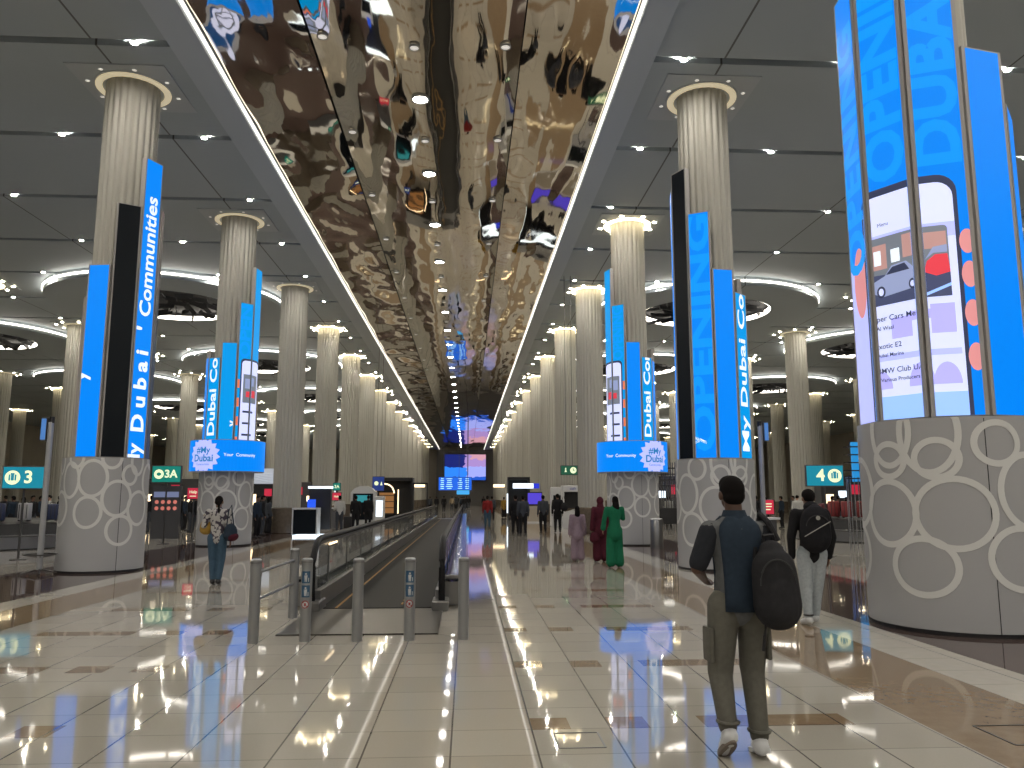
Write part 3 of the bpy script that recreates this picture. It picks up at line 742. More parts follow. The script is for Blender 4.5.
for x, nm in ((26.8, 'right'), (-30.5, 'left')):
    for k in range(5): ring_bay(x, 49.8+18.9*k, 'outer glowing ring light beyond the second column row on the %s' % nm, 'outer ring lights on the %s' % nm)
M_deck = mat('walkway_deck', (.06, .06, .065), .16, metal=.4)

# ------------------------------------------------------------------ moving walkway
WY0, WY1 = 12.15, 60.
t = thing('moving_walkway', 'long moving walkway with glass sides and black handrails down the middle of the hall', 'moving walkway')
b = MB(); b.box((-1.30, (WY0+WY1)/2, .012), (1.72, WY1-WY0, .024)); b.build('belt', M_belt, t)
b = MB(); b.box((-1.92, (WY0+WY1)/2, .027), (.035, WY1-WY0, .006)); b.build('yellow_line', M_yellow, t)
b = MB()
for k in range(3): b.box((-.98, 12.6+k*.42, .027), (.03, .22, .006))
b.build('footprint_marks', M_yellow, t)
M_comb = mat('landing_plate', (.045, .042, .036), .3, metal=.1, noisy=.2, nscale=80)
b = MB(); b.box((-1.31, 11.05, .008), (1.94, 2.2, .016)); b.build('landing_plate', M_comb, t)
b = MB(); b.box((-1.32, 61., .008), (2.04, 2., .016)); b.build('landing_plate', M_comb, t)
def rail_path(x, front=True):
    pts = [(x, WY1+.2, .12), (x, WY1+.5, .3), (x, WY1+.6, .62), (x, WY1+.4, .93), (x, WY1, 1.02)]
    pts += [(x, y, 1.02) for y in (50, 40, 30, 24, 18, 14, 12.6)]
    pts += [(x, 12.6-.62*math.sin(a), .62+.40*math.cos(a)) for a in [rad(k) for k in (15, 35, 55, 75, 90)]]
    pts += [(x, 11.95, .35), (x, 12.0, .14)]
    return pts
for x, nm in ((-2.25, 'left'), (-.36, 'right')):
    b = MB(); b.tube(rail_path(x), .05, 10); o = b.build('handrail', M_rubber, t, True)
    s_ = 1 if x < -1 else -1
    b = MB(); b.box((x, (WY0+WY1)/2, .62), (.016, WY1-WY0-.6, .72)); b.build('glass_side', M_glass, t)
    b = MB(); b.box((x, (WY0+WY1)/2, .955), (.05, WY1-WY0-.5, .05)); b.box((x+s_*.05, (WY0+WY1)/2, .15), (.10, WY1-WY0, .26))
    b.box((x+s_*.02, 12.15, .075), (.24, .55, .15), None, .02)
    b.build('skirt_panel', M_steel, t)
    b = MB(); b.box((x+s_*.035, (WY0+WY1)/2+.3, .30), (.05, WY1-WY0-.8, .03)); b.build('skirt_rail', M_chrome, t)
    b = MB()
    for k in range(24): b.box((x, 13.3+k*2.0, .62), (.02, .014, .70))
    b.build('glass_joint', M_steel_d, t)
    # outer deck
    xo = x-s_*.32
    b = MB(); b.box(((x+xo)/2-s_*.03, 36.3, .40), (.30, 47.6, .03)); b.box((xo, 36.3, .2), (.03, 47.6, .40)); b.build('outer_deck', M_deck, t)
    b = MB(); b.box(((x+xo)/2-s_*.02, 12.35, .45), (.44, .05, .05), None, .01)
    for q in (-.17, .17): b.box(((x+xo)/2-s_*.02+q, 12.35, .22), (.035, .05, .44))
    b.box(((x+xo)/2-s_*.02, 12.40, .2), (.34, .03, .34)); b.build('end_barrier', M_steel, t)
b = MB(); b.box((-2.25+.04, 13.5, .90), (.02, .75, .03)); o = b.build('light_tube', M_warm, t)

M_post = mat('bollard_steel', (.36, .37, .38), .34, metal=.7)
M_stk = mat('sticker_blue', (.03, .09, .17), .4); M_stkr = mat('sticker_red', (.30, .04, .04), .4); M_stkw = mat('sticker_white', (.45, .47, .48), .4)
def bollard(x, y, label, stick=False, h=.94):
    t = thing('bollard', label, 'bollard', (x, y, 0))
    b = MB(); b.lathe([(.001, 0), (.063, 0), (.063, h-.015), (.05, h), (.001, h)], 28); b.build('post', M_post, t, True)
    b = MB(); b.lathe([(.0635, h-.05), (.0655, h-.05), (.0655, h-.035), (.0635, h-.035)], 28); b.build('cap_ring', M_steel, t)
    if stick:
        W = lambda c: Vector(((.0645+c.z)*math.sin(c.x/.064), -(.0645+c.z)*math.cos(c.x/.064), c.y))
        for z0 in (h-.22, h-.38):
            pp = link(flat_mesh([(rect(-.05, .05, z0-.06, z0+.075), 0)], M_stk, warp=W, cuts=.02), 'sticker', t)
            link(flat_mesh([(ell(0, z0+.045, .011, .011, 10), .001), ([(-.018, z0+.03), (.018, z0+.03), (.012, z0-.045), (.003, z0-.045), (.0, z0-.01), (-.003, z0-.045), (-.012, z0-.045)], .001), (rect(.026, .036, z0-.045, z0+.0), .001)], M_stkw, warp=W, cuts=.02), 'pictogram', pp)
        z0 = h-.52; pp = link(flat_mesh([(ell(0, z0, .045, .045, 20), 0)], M_stkr, warp=W, cuts=.02), 'sticker', t)
        link(flat_mesh([(ell(0, z0, .034, .034, 20), .001)], M_stkw, warp=W, cuts=.02), 'pictogram', pp)
        link(flat_mesh([([(-.03, z0+.02), (-.022, z0+.03), (.03, z0-.02), (.022, z0-.03)], .002), (rect(-.010, .012, z0-.018, z0+.015), .0015)], M_stkr, warp=W, cuts=.02), 'pictogram', pp)
    return t
bollard(-2.43, 9.5, 'steel bollard at the left end of the row, joined to rails')
bollard(-1.86, 9.58, 'second steel bollard from the left, with blue pictogram stickers', True)
bollard(-1.26, 9.56, 'plain steel bollard in the middle of the row of five')
bollard(-.66, 9.58, 'fourth steel bollard from the left, with stickers, in front of the belt', True)
bollard(-.03, 9.6, 'plain steel bollard at the right end of the row')
bollard(-2.39, 11.4, 'rear steel bollard behind the row, holding the far end of the rails')
t = thing('guard_rail', 'two thin steel rails joining the left end bollard to the one behind', 'railing', (-2.41, 10.45, 0))
for z in (.78, .47):
    b = MB(); b.tube([(-.02, -.885, z), (.02, .885, z)], .02, 8); b.build('rail', M_steel, t)
# floor hatches
for (x, y, sx, sy, lb) in ((.78, 5.67, .31, .34, 'square metal-framed floor hatch in the pale tiles, left of the walking man'), (4.0, 5.62, .62, .45, 'metal-framed hatch in the tan stone band at lower right')):
    t = thing('floor_hatch', lb, 'hatch', (x, y, 0))
    b = MB()
    for q in (-1, 1): b.box((q*sx/2, 0, .001), (.012, sy, .006)); b.box((0, q*sy/2, .001), (sx, .012, .006))
    b.build('frame', M_steel_d, t)

# ------------------------------------------------------------------ signs
M_signback = mat('sign_casing', (.05, .05, .055), .5)
def sign(name, label, x, y, z, w, h, face, parts, rz=0., post=None, hang=False, d=.12):
    """parts: list of (kind, args, material) drawn on the face, centred"""
    t = thing(name, label, 'sign', (x, y, 0), rz)
    b = MB(); b.box((0, d/2, z), (w+.05, d, h+.05), None, .015); b.build('casing', M_signback, t)
    W = lambda c: Vector((c.x, -.004-c.z, z+c.y))
    link(flat_mesh([(rect(-w/2, w/2, -h/2, h/2), 0)], face, warp=W), 'sign_face', t)
    for qi, (k, a, m) in enumerate(parts):
        if k == 't': link(text_mesh(a[0], a[1], Matrix.Translation((a[2], a[3], .004+.003*qi)), m, 1, 0, None, W, bold=a[4] if len(a) > 4 else .004), 'lettering', t)
        else: link(flat_mesh([(q, .003+.003*qi) for q in a], m, warp=W), 'symbol', t)
    if post == 'floor':
        b = MB(); b.cyl((0, d/2+.03, 0), .03, z-h/2, 10); b.lathe([(.001, 0), (.2, 0), (.2, .02), (.001, .03)], 20, Matrix.Translation((0, d/2+.03, 0))); b.build('post', M_steel_d, t)
    if post == 'rod':
        b = MB()
        for q in (-w*.2, w*.2): b.box((q, d/2, (z+h/2+H)/2), (.025, .025, H-z-h/2))
        b.build('hanging_rod', M_steel_d, t)
    return t
def bagsym(cx, cy, r, face, m=M_sgw):
    return [('p', [ell(cx, cy, r, r)], m), ('p', [rect(cx-r*.5, cx+r*.5, cy-r*.42, cy+r*.42), ], face), ('p', [rect(cx-r*.28, cx-r*.2, cy-r*.42, cy+r*.42), rect(cx+r*.2, cx+r*.28, cy-r*.42, cy+r*.42)], m), ('p', [rect(cx-r*.25, cx+r*.25, cy+r*.42, cy+r*.62)], face)]
def symb(lst):   # raise later layers a little
    return lst
y = 22.
sign('baggage_belt_sign', 'teal illuminated baggage sign reading 3 at far left', at(22, y), y, zz(478.5, y), 1.00, .56, M_teal, bagsym(-.27, 0, .19, M_teal)+[('t', ('3', .46, .12, 0, .012), M_sgw)], rz=rad(8), post='floor')
y = 29.
sign('baggage_belt_sign', 'green illuminated sign reading 3A beyond the first left pedestal', at(165, y), y, zz(475, y), .98, .56, M_tealg, [('p', [ell(-.26, 0, .17, .17)], M_sgw), ('p', [ell(-.26, 0, .08, .06)], M_tealg), ('t', ('3A', .38, .16, 0, .012), M_sgw)], post='floor')
y = 22.
sign('baggage_belt_sign', 'teal illuminated baggage sign reading 4 on the right side', at(826, y), y, zz(475.5, y), 1.0, .56, M_teal, bagsym(.27, 0, .19, M_teal)+[('t', ('4', .46, -.12, 0, .012), M_sgw)], rz=rad(-8), post='floor')
y = 35.
sign('exit_sign', 'small dark green sign with a white clock beside the third right column', at(569.5, y), y, zz(470.5, y), .72, .38, M_green, [('p', [ell(.18, 0, .14, .14)], M_sgw), ('p', [rect(.16, .19, 0, .09), rect(.17, .24, -.02, .01)], M_green), ('p', [[(-.22, -.08), (-.10, -.08), (-.13, -.03), (-.13, .04), (-.19, .04), (-.19, -.03)], ell(-.16, .08, .03, .03, 10)], M_sgw)], post='rod')
y = 50.
sign('direction_sign', 'dark blue hanging sign with round symbols over the left shop', at(378, y), y, zz(484, y), .70, .85, M_navy, [('p', [ell(-.12, .02, .13, .13)], M_sgw), ('p', [[(.12, -.1), (.26, -.1), (.19, .15)]], M_sgw)], post='rod')
y = 42.
sign('direction_sign', 'tiny green sign above the tiny red one near the left queue', at(336.5, y), y, zz(487, y), .36, .36, M_tealg, [('t', ('2A', .22, 0, 0, .004), M_sgw)], post='floor')
sign('counter_sign', 'tiny red lit sign just above the person in the white shirt', at(336, 40.1), 40.3, zz(496.5, 40.), .42, .36, M_redsign, [('t', ('Help', .14, 0, 0, .002), M_sgw)], post='floor')
y = 31.
sign('counter_sign', 'small red lit sign on a post left of the starburst banner pedestal', at(193, y), y, zz(493.5, y), .42, .40, M_redsign, [('t', ('Help', .15, 0, .05, .002), M_sgw), ('p', [rect(-.12, .12, -.12, -.09)], M_sgw)], post='floor')
y = 24.
sign('counter_sign', 'small red lit sign with white rows beside the right pole', at(767.5, y), y, zz(507, y), .36, .42, M_redsign, [('p', [rect(-.12, .12, .08, .11), rect(-.12, .12, .0, .03), rect(-.12, .08, -.09, -.06)], M_sgw)], post='floor')
for px, y, nm in ((419, 70., 'left'), (499, 70., 'right')):
    sign('hanging_sign', 'small cream lit bar sign hanging before the far %s columns' % nm, at(px, y), y, zz(486, y), 1.0, .26, M_warm, [], post='rod')

# slim poles with little screens
def pole(x, y, h, label, side):
    t = thing('camera_pole', label, 'pole', (x, y, 0))
    b = MB(); b.cyl((0, 0, .1), .06, h-.1, 14); b.build('pole', mat('pole_paint', (.40, .41, .43), .35, metal=.3), t, True)
    b = MB()
    for k in range(4):
        a = k*PI/2+.5; b.tube([(0, 0, .36), (.30*math.cos(a), .30*math.sin(a), .42)], .018, 6); b.tube([(0, 0, .12), (.34*math.cos(a), .34*math.sin(a), .03)], .02, 6)
    b.lathe([(.30, .41), (.33, .41), (.33, .44), (.30, .44), (.30, .41)], 28); b.build('foot_frame', M_steel_d, t)
    b = MB(); b.box((side*.14, 0, h-.16), (.12, .16, .5), None, .01); b.build('screen_box', M_signback, t)
    b = MB(); b.box((side*.14, -.085, h-.16), (.10, .008, .46)); b.build('screen_face', mat('screen_soft_blue', (.05, .1, .2), .3, emit=(.05, .16, .42), es=1), t)
    b = MB(); b.cyl((-side*.02, 0, h-.02), .05, .14, 12); b.build('camera', M_black, t, True)
y = 18.9
pole(at(45, 17.9), 17.9, zz(425, 17.9), 'slim grey pole with a small screen, left of the first left pedestal', -.8)
pole(at(763, 20.5), 20.5, zz(425, 20.5), 'slim grey pole with a small screen, right of the second right pedestal', 1)

# waste bin
t = thing('waste_bin', 'round stainless steel waste bin beside the right starburst banner pedestal', 'bin', (at(651.5, 26.6), 26.0, 0))
b = MB(); b.lathe([(.001, 0), (.21, 0), (.21, .90), (.20, .93)], 28); b.build('bin_body', M_steel, t, True)
b = MB(); b.lathe([(.20, .93), (.19, .95), (.10, .96), (.09, .93)], 28); b.build('bin_rim', M_whitep, t, True)

# ------------------------------------------------------------------ far end
Y_ = 169.
t = thing('video_wall', 'huge blue and lilac video screen on the far end wall', 'screen', (at(465, Y_), Y_-.3, 0))
M_vw = mat('video_wall_image', (.0, .0, .0), .4); n = NT(M_vw); b_ = M_vw.node_tree.nodes['Principled BSDF']
tc = n.new('ShaderNodeTexCoord'); sp = n.new('ShaderNodeSeparateXYZ'); n.link(tc.outputs['Generated'], sp.inputs[0])
nz = n.new('ShaderNodeTexNoise'); nz.inputs['Scale'].default_value = 5; nz.inputs['Detail'].default_value = 4; n.link(tc.outputs['Generated'], nz.inputs['Vector'])
ux = n.m('ADD', sp.outputs[0], n.m('MULTIPLY', n.m('SUBTRACT', nz.outputs['Fac'], .5), .35)); uz = n.m('ADD', sp.outputs[2], n.m('MULTIPLY', n.m('SUBTRACT', nz.outputs['Fac'], .5), .3))
c_ = n.mx(n.m('GREATER_THAN', ux, .5), (.004, .012, .14), (.34, .22, .52)); c_ = n.mx(n.m('LESS_THAN', uz, .52), c_, (.02, .20, .85))
c_ = n.mx(n.m('MULTIPLY', n.m('LESS_THAN', uz, .55), n.m('GREATER_THAN', ux, .52)), c_, (.30, .34, .80)); c_ = n.mx(n.m('LESS_THAN', uz, .12), c_, (.01, .08, .50))
c_ = n.mx(n.m('MULTIPLY', n.m('GREATER_THAN', uz, .8), n.m('GREATER_THAN', ux, .6)), c_, (.55, .28, .35))
n.link(c_, b_.inputs['Emission Color']); b_.inputs['Emission Strength'].default_value = 1.3
b = MB(); b.box((0, .1, 7.9), (8.9, .3, 5.7)); b.build('screen_casing', M_signback, t)
b = MB(); b.box((0, -.07, 7.9), (8.7, .04, 5.4)); b.build('screen_face', M_vw, t)
M_wdark = mat('end_portal', (.17, .165, .16), .5)
b = MB(); b.box((at(466, 166), 166, 5.8), (12.6, .5, 11.6)); o = struct(b.build('wall_front.001', M_wdark)); o.location.y = 3.4
b = MB(); b.box((0, 0, 2.0), (11, .4, 4.0)); b.box((0, -.1, 4.05), (11.2, .7, .2)); o = b.build('service_wall', M_wdark, None, False, (at(466, 150), 166, 0)); tag(o, 'low dark partition below the far video screen', 'partition')
Y_ = 100.
t = thing('flight_board', 'bright blue flight information board hanging below the far video screen', 'screen', (at(455, Y_), Y_, 0))
b = MB(); b.box((0, .1, zz(484, Y_)), (4.2, .25, 1.7)); b.build('casing', M_signback, t)
b = MB(); b.box((0, -.04, zz(484, Y_)), (4.1, .02, 1.6)); b.build('screen_face', mat('board_blue', (0, .05, .2), .4, emit=(.01, .12, .75), es=1), t)
b = MB(); rr = random.Random(3)
for i in range(6):
    for x_, w_ in ((-1.7, .5), (-.9, .9), (.5, .6), (1.4, .5)):
        b.box((x_+w_*.2, -.06, zz(484, Y_)+.62-.24*i), (w_*rr.uniform(.6, 1), .01, .10))
o = b.build('flight_rows', mat('board_text', (.5, .7, .8), .4, emit=(.35, .75, 1), es=1), t); o['kind'] = 'stuff'
b = MB()
for q in (-1.6, 1.6): b.box((q, .1, (zz(476, Y_)+11.7)/2), (.06, .06, 11.7-zz(476, Y_)))
b.build('hanging_rod', M_steel_d, t)
Y_ = 95.
t = thing('flight_board', 'smaller cyan information board below the right end of the flight board', 'screen', (at(463, Y_), Y_, 0))
b = MB(); b.box((0, .1, zz(492.5, Y_)), (1.6, .2, .6)); b.box((-.5, .1, (zz(488, Y_)+11.7)/2), (.05, .05, 11.7-zz(488, Y_))); b.box((.5, .1, (zz(488, Y_)+11.7)/2), (.05, .05, 11.7-zz(488, Y_))); b.build('casing', M_signback, t)
b = MB(); b.box((0, -.01, zz(492.5, Y_)), (1.5, .02, .5)); b.build('screen_face', mat('board_cyan', (0, .05, .2), .4, emit=(.06, .40, .8), es=1), t)

# ------------------------------------------------------------------ kiosks and shops
y = 34.5
t = thing('display_kiosk', 'white-topped dark glass kiosk on a lit platform beside the third left column', 'kiosk', (at(316, y), y, 0))
b = MB(); b.box((0.1, -.1, .04), (1.75, 1.3, .08)); b.build('lit_platform', M_cold, t)
b = MB(); b.box((-.30, -.4, 1.17), (1.05, .75, .06)); b.box((-.80, -.4, .62), (.05, .7, 1.05)); b.box((.20, -.4, .62), (.05, .7, 1.05)); b.build('counter', M_whitep, t)
b = MB(); b.box((-.30, -.42, .62), (.93, .6, 1.0)); b.build('glass_front', M_off, t)
b = MB(); b.box((.12, .4, 1.15), (.92, .3, 1.75)); b.build('back_screen', M_black, t)
b = MB(); b.box((.12, .38, 2.06), (1.0, .4, .10)); b.build('top_light', M_cold, t)
b = MB(); b.box((-.12, -.3, 1.38), (.34, .05, .34)); b.build('monitor', mat('monitor_blue', (0, .05, .2), .4, emit=(.02, .09, .85), es=1), t)
y = 44.5
t = thing('service_counter', 'grey service counter right of the kiosk on the lit platform', 'counter', (at(328, y), y, 0))
b = MB(); b.box((.1, 0, .5), (.9, .6, 1.0), None, .02); b.build('counter_body', mat('counter_grey', (.12, .12, .125), .5), t); b = MB(); b.box((.1, -.02, 1.04), (1.0, .7, .07)); b.build('counter_top', M_whitep, t)
y = 47.
t = thing('ticket_booth', 'white booth with a rounded hood and dark screen behind the left trio', 'booth', (at(364, y), y, 0))
b = MB(); b.prism([(-.72, 0), (.72, 0), (.72, 1.9), (.5, 2.15), (.2, 2.28), (-.2, 2.28), (-.5, 2.15), (-.72, 1.9)], -.4, .4, Matrix.Rotation(PI/2, 4, 'X')); b.build('hood', M_whitep, t)
b = MB(); b.box((0, -.42, 1.1), (1.15, .05, 1.5)); b.build('dark_front', M_off, t)
b = MB(); b.box((0, -.46, 1.55), (.8, .03, .4)); b.build('screen_face', mat('booth_teal', (0, .1, .1), .4, emit=(.03, .22, .25), es=1), t)
y = 46.
t = thing('ticket_booth', 'small glowing white machine right of the left trio', 'machine', (at(380, y), y, 0))
b = MB(); b.box((0, 0, .85), (.55, .5, 1.7), None, .04); b.build('cabinet', M_whitep, t); b = MB(); b.box((0, -.26, 1.0), (.36, .02, .9)); b.build('lit_front', M_cold, t)
y = 54.
t = thing('shop_unit', 'dark shop unit with a glowing arch and warm shelves, left of the walkway', 'shop', (at(393, y), y, 0))
b = MB(); b.box((0, .9, 2.85), (2.6, 1.9, .2)); b.box((-1.25, .9, 1.4), (.1, 1.9, 2.8)); b.box((1.25, .9, 1.4), (.1, 1.9, 2.8)); b.box((0, 1.8, 1.4), (2.5, .1, 2.8)); b.build('shop_shell', M_black, t)
b = MB(); b.tube([(-.55+.62*math.cos(rad(a)), -.05, 1.9+.62*math.sin(rad(a))) for a in range(0, 181, 15)], .05, 6); b.build('arch_light', M_warm, t)
b = MB()
for k in range(4): b.box((-.6, 1.6, .5+.42*k), (1.0, .3, .05))
b.build('shelf', M_stone, t)
b = MB(); b.box((-.6, 1.72, 1.25), (1.0, .04, 1.4)); b.build('lit_back', mat('shop_glow', (.3, .15, .05), .5, emit=(.20, .09, .03), es=1.2), t)
b = MB(); b.box((.35, -.04, 1.35), (.07, .05, 1.6)); b.build('light_tube', M_warm, t)
b = MB(); b.box((1.8, .2, 2.55), (1.0, .1, .12)); b.box((2.28, .2, 1.28), (.08, .1, 2.55)); b.box((1.32, .2, 1.28), (.08, .1, 2.55)); b.build('gate_frame', M_black, t)
y = 58.
t = thing('shop_unit', 'dark shop unit with a pale blue sign bar, right of the corridor', 'shop', (at(519, y), y, 0))
b = MB(); b.box((0, .8, 3.0), (1.6, 1.6, .2)); b.box((-.75, .8, 1.5), (.1, 1.6, 3.0)); b.box((.75, .8, 1.5), (.1, 1.6, 3.0)); b.box((0, 1.55, 1.5), (1.5, .1, 3.0)); b.build('shop_shell', M_black, t)
b = MB(); b.box((.3, -.12, 2.45), (1.5, .15, .36)); b.build('sign_bar', M_cold, t); b = MB(); b.box((1.25, -.12, 2.45), (.42, .16, .36)); b.build('sign_end', mat('bar_blue', (0, .02, .3), .4, emit=(.02, .03, .6), es=1), t)
b = MB(); b.box((-.85, -.1, 1.2), (.08, .06, 1.4)); b.build('light_tube', M_cold, t)
y = 52.
t = thing('display_stand', 'beige stand with a violet screen and white base in the corridor', 'kiosk', (at(534, y), y, 0))
b = MB(); b.box((0, 0, .55), (.9, .6, 1.0), None, .03); b.build('stand_body', mat('stand_beige', (.4, .36, .30), .5), t); b = MB(); b.box((0, 0, .04), (1.2, .8, .08)); b.build('base', M_whitep, t)
b = MB(); b.box((.05, .1, 1.55), (1.0, .08, .85)); b.build('screen_casing', M_black, t); b = MB(); b.box((.05, .05, 1.55), (.9, .02, .72)); b.build('screen_face', mat('stand_violet', (0, .02, .3), .4, emit=(.09, .05, .55), es=1), t)
y = 43.5
t = thing('cash_machine_booth', 'white cash machine booth with a dark recess left of the third right column', 'booth', (at(572, y), y, 0))
b = MB(); b.box((0, 0, 2.1), (1.15, .8, .35), None, .04); b.box((-.52, 0, 1.0), (.1, .8, 2.0)); b.box((.52, 0, 1.0), (.1, .8, 2.0)); b.prism([(-.5, 0), (.5, 0), (.5, 1.1), (-.5, .8)], -.35, .35, Matrix.Rotation(PI/2, 4, 'X')); b.build('booth_shell', M_whitep, t)
b = MB(); b.box((0, .2, 1.5), (.95, .3, .9)); b.build('recess', M_black, t)
link(text_mesh('cash', .2, Matrix.Translation((0, -.41, 2.1)) @ Matrix.Rotation(PI/2, 4, 'X'), M_navy, 1), 'lettering', t)
b = MB(); b.box((0, -.38, .45), (.2, .02, .9), Matrix.Rotation(.5, 4, 'Y')); b.build('blue_stripe', M_navy, t)
y = 45.
t = thing('cash_machine_booth', 'plain white booth standing left of the cash machine booth', 'booth', (at(557, y), y, 0))
b = MB(); b.box((0, 0, 1.1), (.75, .7, 2.2), None, .05); b.build('booth_shell', M_whitep, t); b = MB(); b.box((0, -.36, 1.35), (.5, .02, .8)); b.build('dark_front', M_off, t)

y = 23.
t = thing('counter', 'small white-topped counter beside the right camera pole', 'counter', (at(764, y), y, 0))
b = MB(); b.box((0, 0, .5), (.55, .4, 1.0), None, .02); b.build('counter_body', M_signback, t); b = MB(); b.box((0, 0, 1.03), (.72, .5, .06)); b.build('counter_top', M_whitep, t)
# picture stand and seats in the left hall
y = 33.
t = thing('poster_stand', 'dark lit stand with rows of small faces below the sign 3A', 'display', (at(167, y), y, 0))
b = MB(); b.box((0, 0, 1.05), (1.1, .15, 2.1)); b.build('stand', M_signback, t)
b = MB(); b.box((0, -.08, 1.75), (.98, .01, .22)); b.build('title_strip', mat('title', (.2, .2, .3), .5, emit=(.08, .11, .2), es=1), t)
for k in range(8):
    b = MB(); b.lathe([(.001, 0), (.08, 0)], 12, Matrix.Translation((-.36+.24*(k % 4), -.085, 1.45-.25*(k//4))) @ Matrix.Rotation(PI/2, 4, 'X')); b.build('face_picture', mat('face_red', (.4, .1, .08), .5, emit=(.42, .13, .10), es=1) if k == 0 else bpy.data.materials['face_red'], t)

# carousels
def stad(L, R, n=16): return [(L+R*math.cos(rad(-90+180*i/n)), R*math.sin(rad(-90+180*i/n))) for i in range(n+1)]+[(-L+R*math.cos(rad(90+180*i/n)), R*math.sin(rad(90+180*i/n))) for i in range(n+1)]
def carousel(x, y, L, R, label):
    t = thing('baggage_carousel', label, 'baggage carousel', (x, y, 0))
    b = MB(); b.prism(stad(L, R), .04, .42); b.build('skirt', M_steel, t)
    b = MB(); b.prism(stad(L, R-.06), 0, .04); b.build('plinth', M_black, t)
    b = MB(); pts = stad(L, R+.03); p2 = stad(L, R-1.0)
    vs = [(a, c, .42) for a, c in pts]+[(a, c, .80) for a, c in stad(L, R-.28)]+[(a, c, .86) for a, c in p2]; N = len(pts)
    b.add(vs, [(i+k*N, (i+1) % N+k*N, N+(i+1) % N+k*N, N+i+k*N) for k in range(2) for i in range(N)]+[tuple(range(2*N, 3*N))]); b.build('rubber_belt', M_rubber, t)
    b = MB(); b.tube([(a, c, .44) for a, c in stad(L, R+.05)], .035, 6, True); b.build('bumper', M_steel_d, t)
    return t
carousel(-19.6, 29.0, 3.0, 4.0, 'left baggage carousel loaded with bags, behind the sign 3')
carousel(16.3, 30.6, .3, 3.0, 'right baggage carousel with reddish bags, behind the sign 4')
M_case = [mat('case_%s' % k, c, .5) for k, c in (('red', (.22, .03, .03)), ('navy', (.02, .03, .08)), ('grey', (.12, .12, .13)), ('maroon', (.12, .02, .03)), ('silver', (.35, .35, .36)), ('black', (.015, .015, .016)), ('tan', (.25, .17, .09)))]
cn = ['red', 'navy', 'grey', 'maroon', 'silver', 'black', 'tan']
def case_proto(ci, w=.42, h=.62, d=.24):
    t = link(None, 'suitcase')
    b = MB(); b.box((0, 0, h/2+.04), (w, d, h), None, .04); b.build('shell', M_case[ci], t, True)
    b = MB(); b.tube([(-.09, 0, h+.03), (-.09, 0, h+.10), (.09, 0, h+.10), (.09, 0, h+.03)], .014, 6); b.build('handle', M_black, t)
    b = MB()
    for q in (-.33, 0, .33): b.box((q*w, -d/2-.004, h/2+.04), (.02, .012, h*.8))
    b.build('ribs', M_black, t)
    b = MB()
    for q in (-1, 1): b.box((q*w*.38, 0, .022), (.05, d*.7, .044))
    b.build('wheels', M_black, t)
    return t
protos = [case_proto(i) for i in range(7)]; usedp = set(); rr = random.Random(11)
def suitcase(ci, x, y, z, rz, label, group=None, sc_=1.):
    o = protos[ci] if ci not in usedp else copy_tree(protos[ci]); usedp.add(ci)
    o.location = (x, y, z); o.rotation_euler = (0, 0, rz); o.scale = (sc_,)*3
    tag(o, label, 'suitcase', group)
for i in range(16):
    ci = rr.choice([1, 2, 4, 6, 5, 2]); s0 = -22.4+i*.62
    suitcase(ci, s0, 26.1+max(0, (s0+16.5))**2*.16, .875, rr.uniform(-.3, .3), cn[ci]+' suitcase standing on the left baggage carousel', 'bags on the left carousel, '+cn[ci], rr.uniform(.75, 1.0))
for i in range(13):
    ci = rr.choice([0, 3, 0, 2, 3]); s0 = rad(-175+14*i)
    suitcase(ci, 16.3+2.45*math.cos(s0), 30.6+2.45*math.sin(s0), .875, rr.uniform(-.3, .3), cn[ci]+' suitcase standing on the right baggage carousel', 'bags on the right carousel, '+cn[ci], rr.uniform(.7, .95))

# bar partition beside the nearest tower
y = 25.5
t = thing('bar_partition', 'tall partition of upright chrome bars with teal lit posts beside the nearest tower', 'partition', (at(858, y), y, 0))
for k in range(10):
    b = MB(); b.cyl((-.36+.09*k, .1*math.sin(k), 0), .018, 2.3, 8); b.build('bar', M_chrome, t)
for k in range(5):
    b = MB(); b.box((-.02, 0, 2.25+.26*k), (.7-.02*k, .3, .035)); b.build('shelf_ring', M_black, t)
b = MB(); b.box((0, .05, 2.8), (.22, .1, 1.3)); b.build('lit_post', mat('post_cyan', (0, .1, .2), .4, emit=(.02, .25, .60), es=1), t)
y = 40.
t = thing('bar_partition', 'tall rack of dark shelves and chrome uprights seen between the two right pedestals', 'partition', (at(670, y), y, 0))
for k in range(8):
    b = MB(); b.cyl((-.42+.12*k, .06*(k % 2), 0), .025, 3.4, 8); b.build('bar', M_chrome, t)
for k in range(4):
    b = MB(); b.box((0, 0, 2.2+.3*k), (1.1, .5, .05)); b.build('shelf_ring', M_black, t)
b = MB(); b.box((0, .1, .7), (1.2, .4, .8)); b.build('dark_base', M_black, t)
y = 45.
t = thing('shop_unit', 'dark lit shop beyond the left starburst banner with a wavy white sign', 'shop', (at(262, y), y, 0))
b = MB(); b.box((0, .8, 1.2), (3.2, 1.4, 2.4)); b.build('shop_shell', M_black, t)
b = MB()
for k in range(4): b.tube([(-1.4+.2*i, -.05, 2.55+.16*k+.10*math.sin(i*.45+k*.3)) for i in range(15)], .03, 6)
b.box((0, .1, 2.8), (3.0, .2, .85)); b.build('wavy_sign', mat('wavy', (.5, .5, .5), .5, emit=(.25, .28, .33), es=1), t)
b = MB(); b.box((.3, .08, 1.9), (.4, .06, .4)); b.build('red_panel', M_redsign, t)
b = MB(); b.box((-.6, .08, 1.5), (.5, .06, .6)); b.build('lit_panel', M_warm, t)
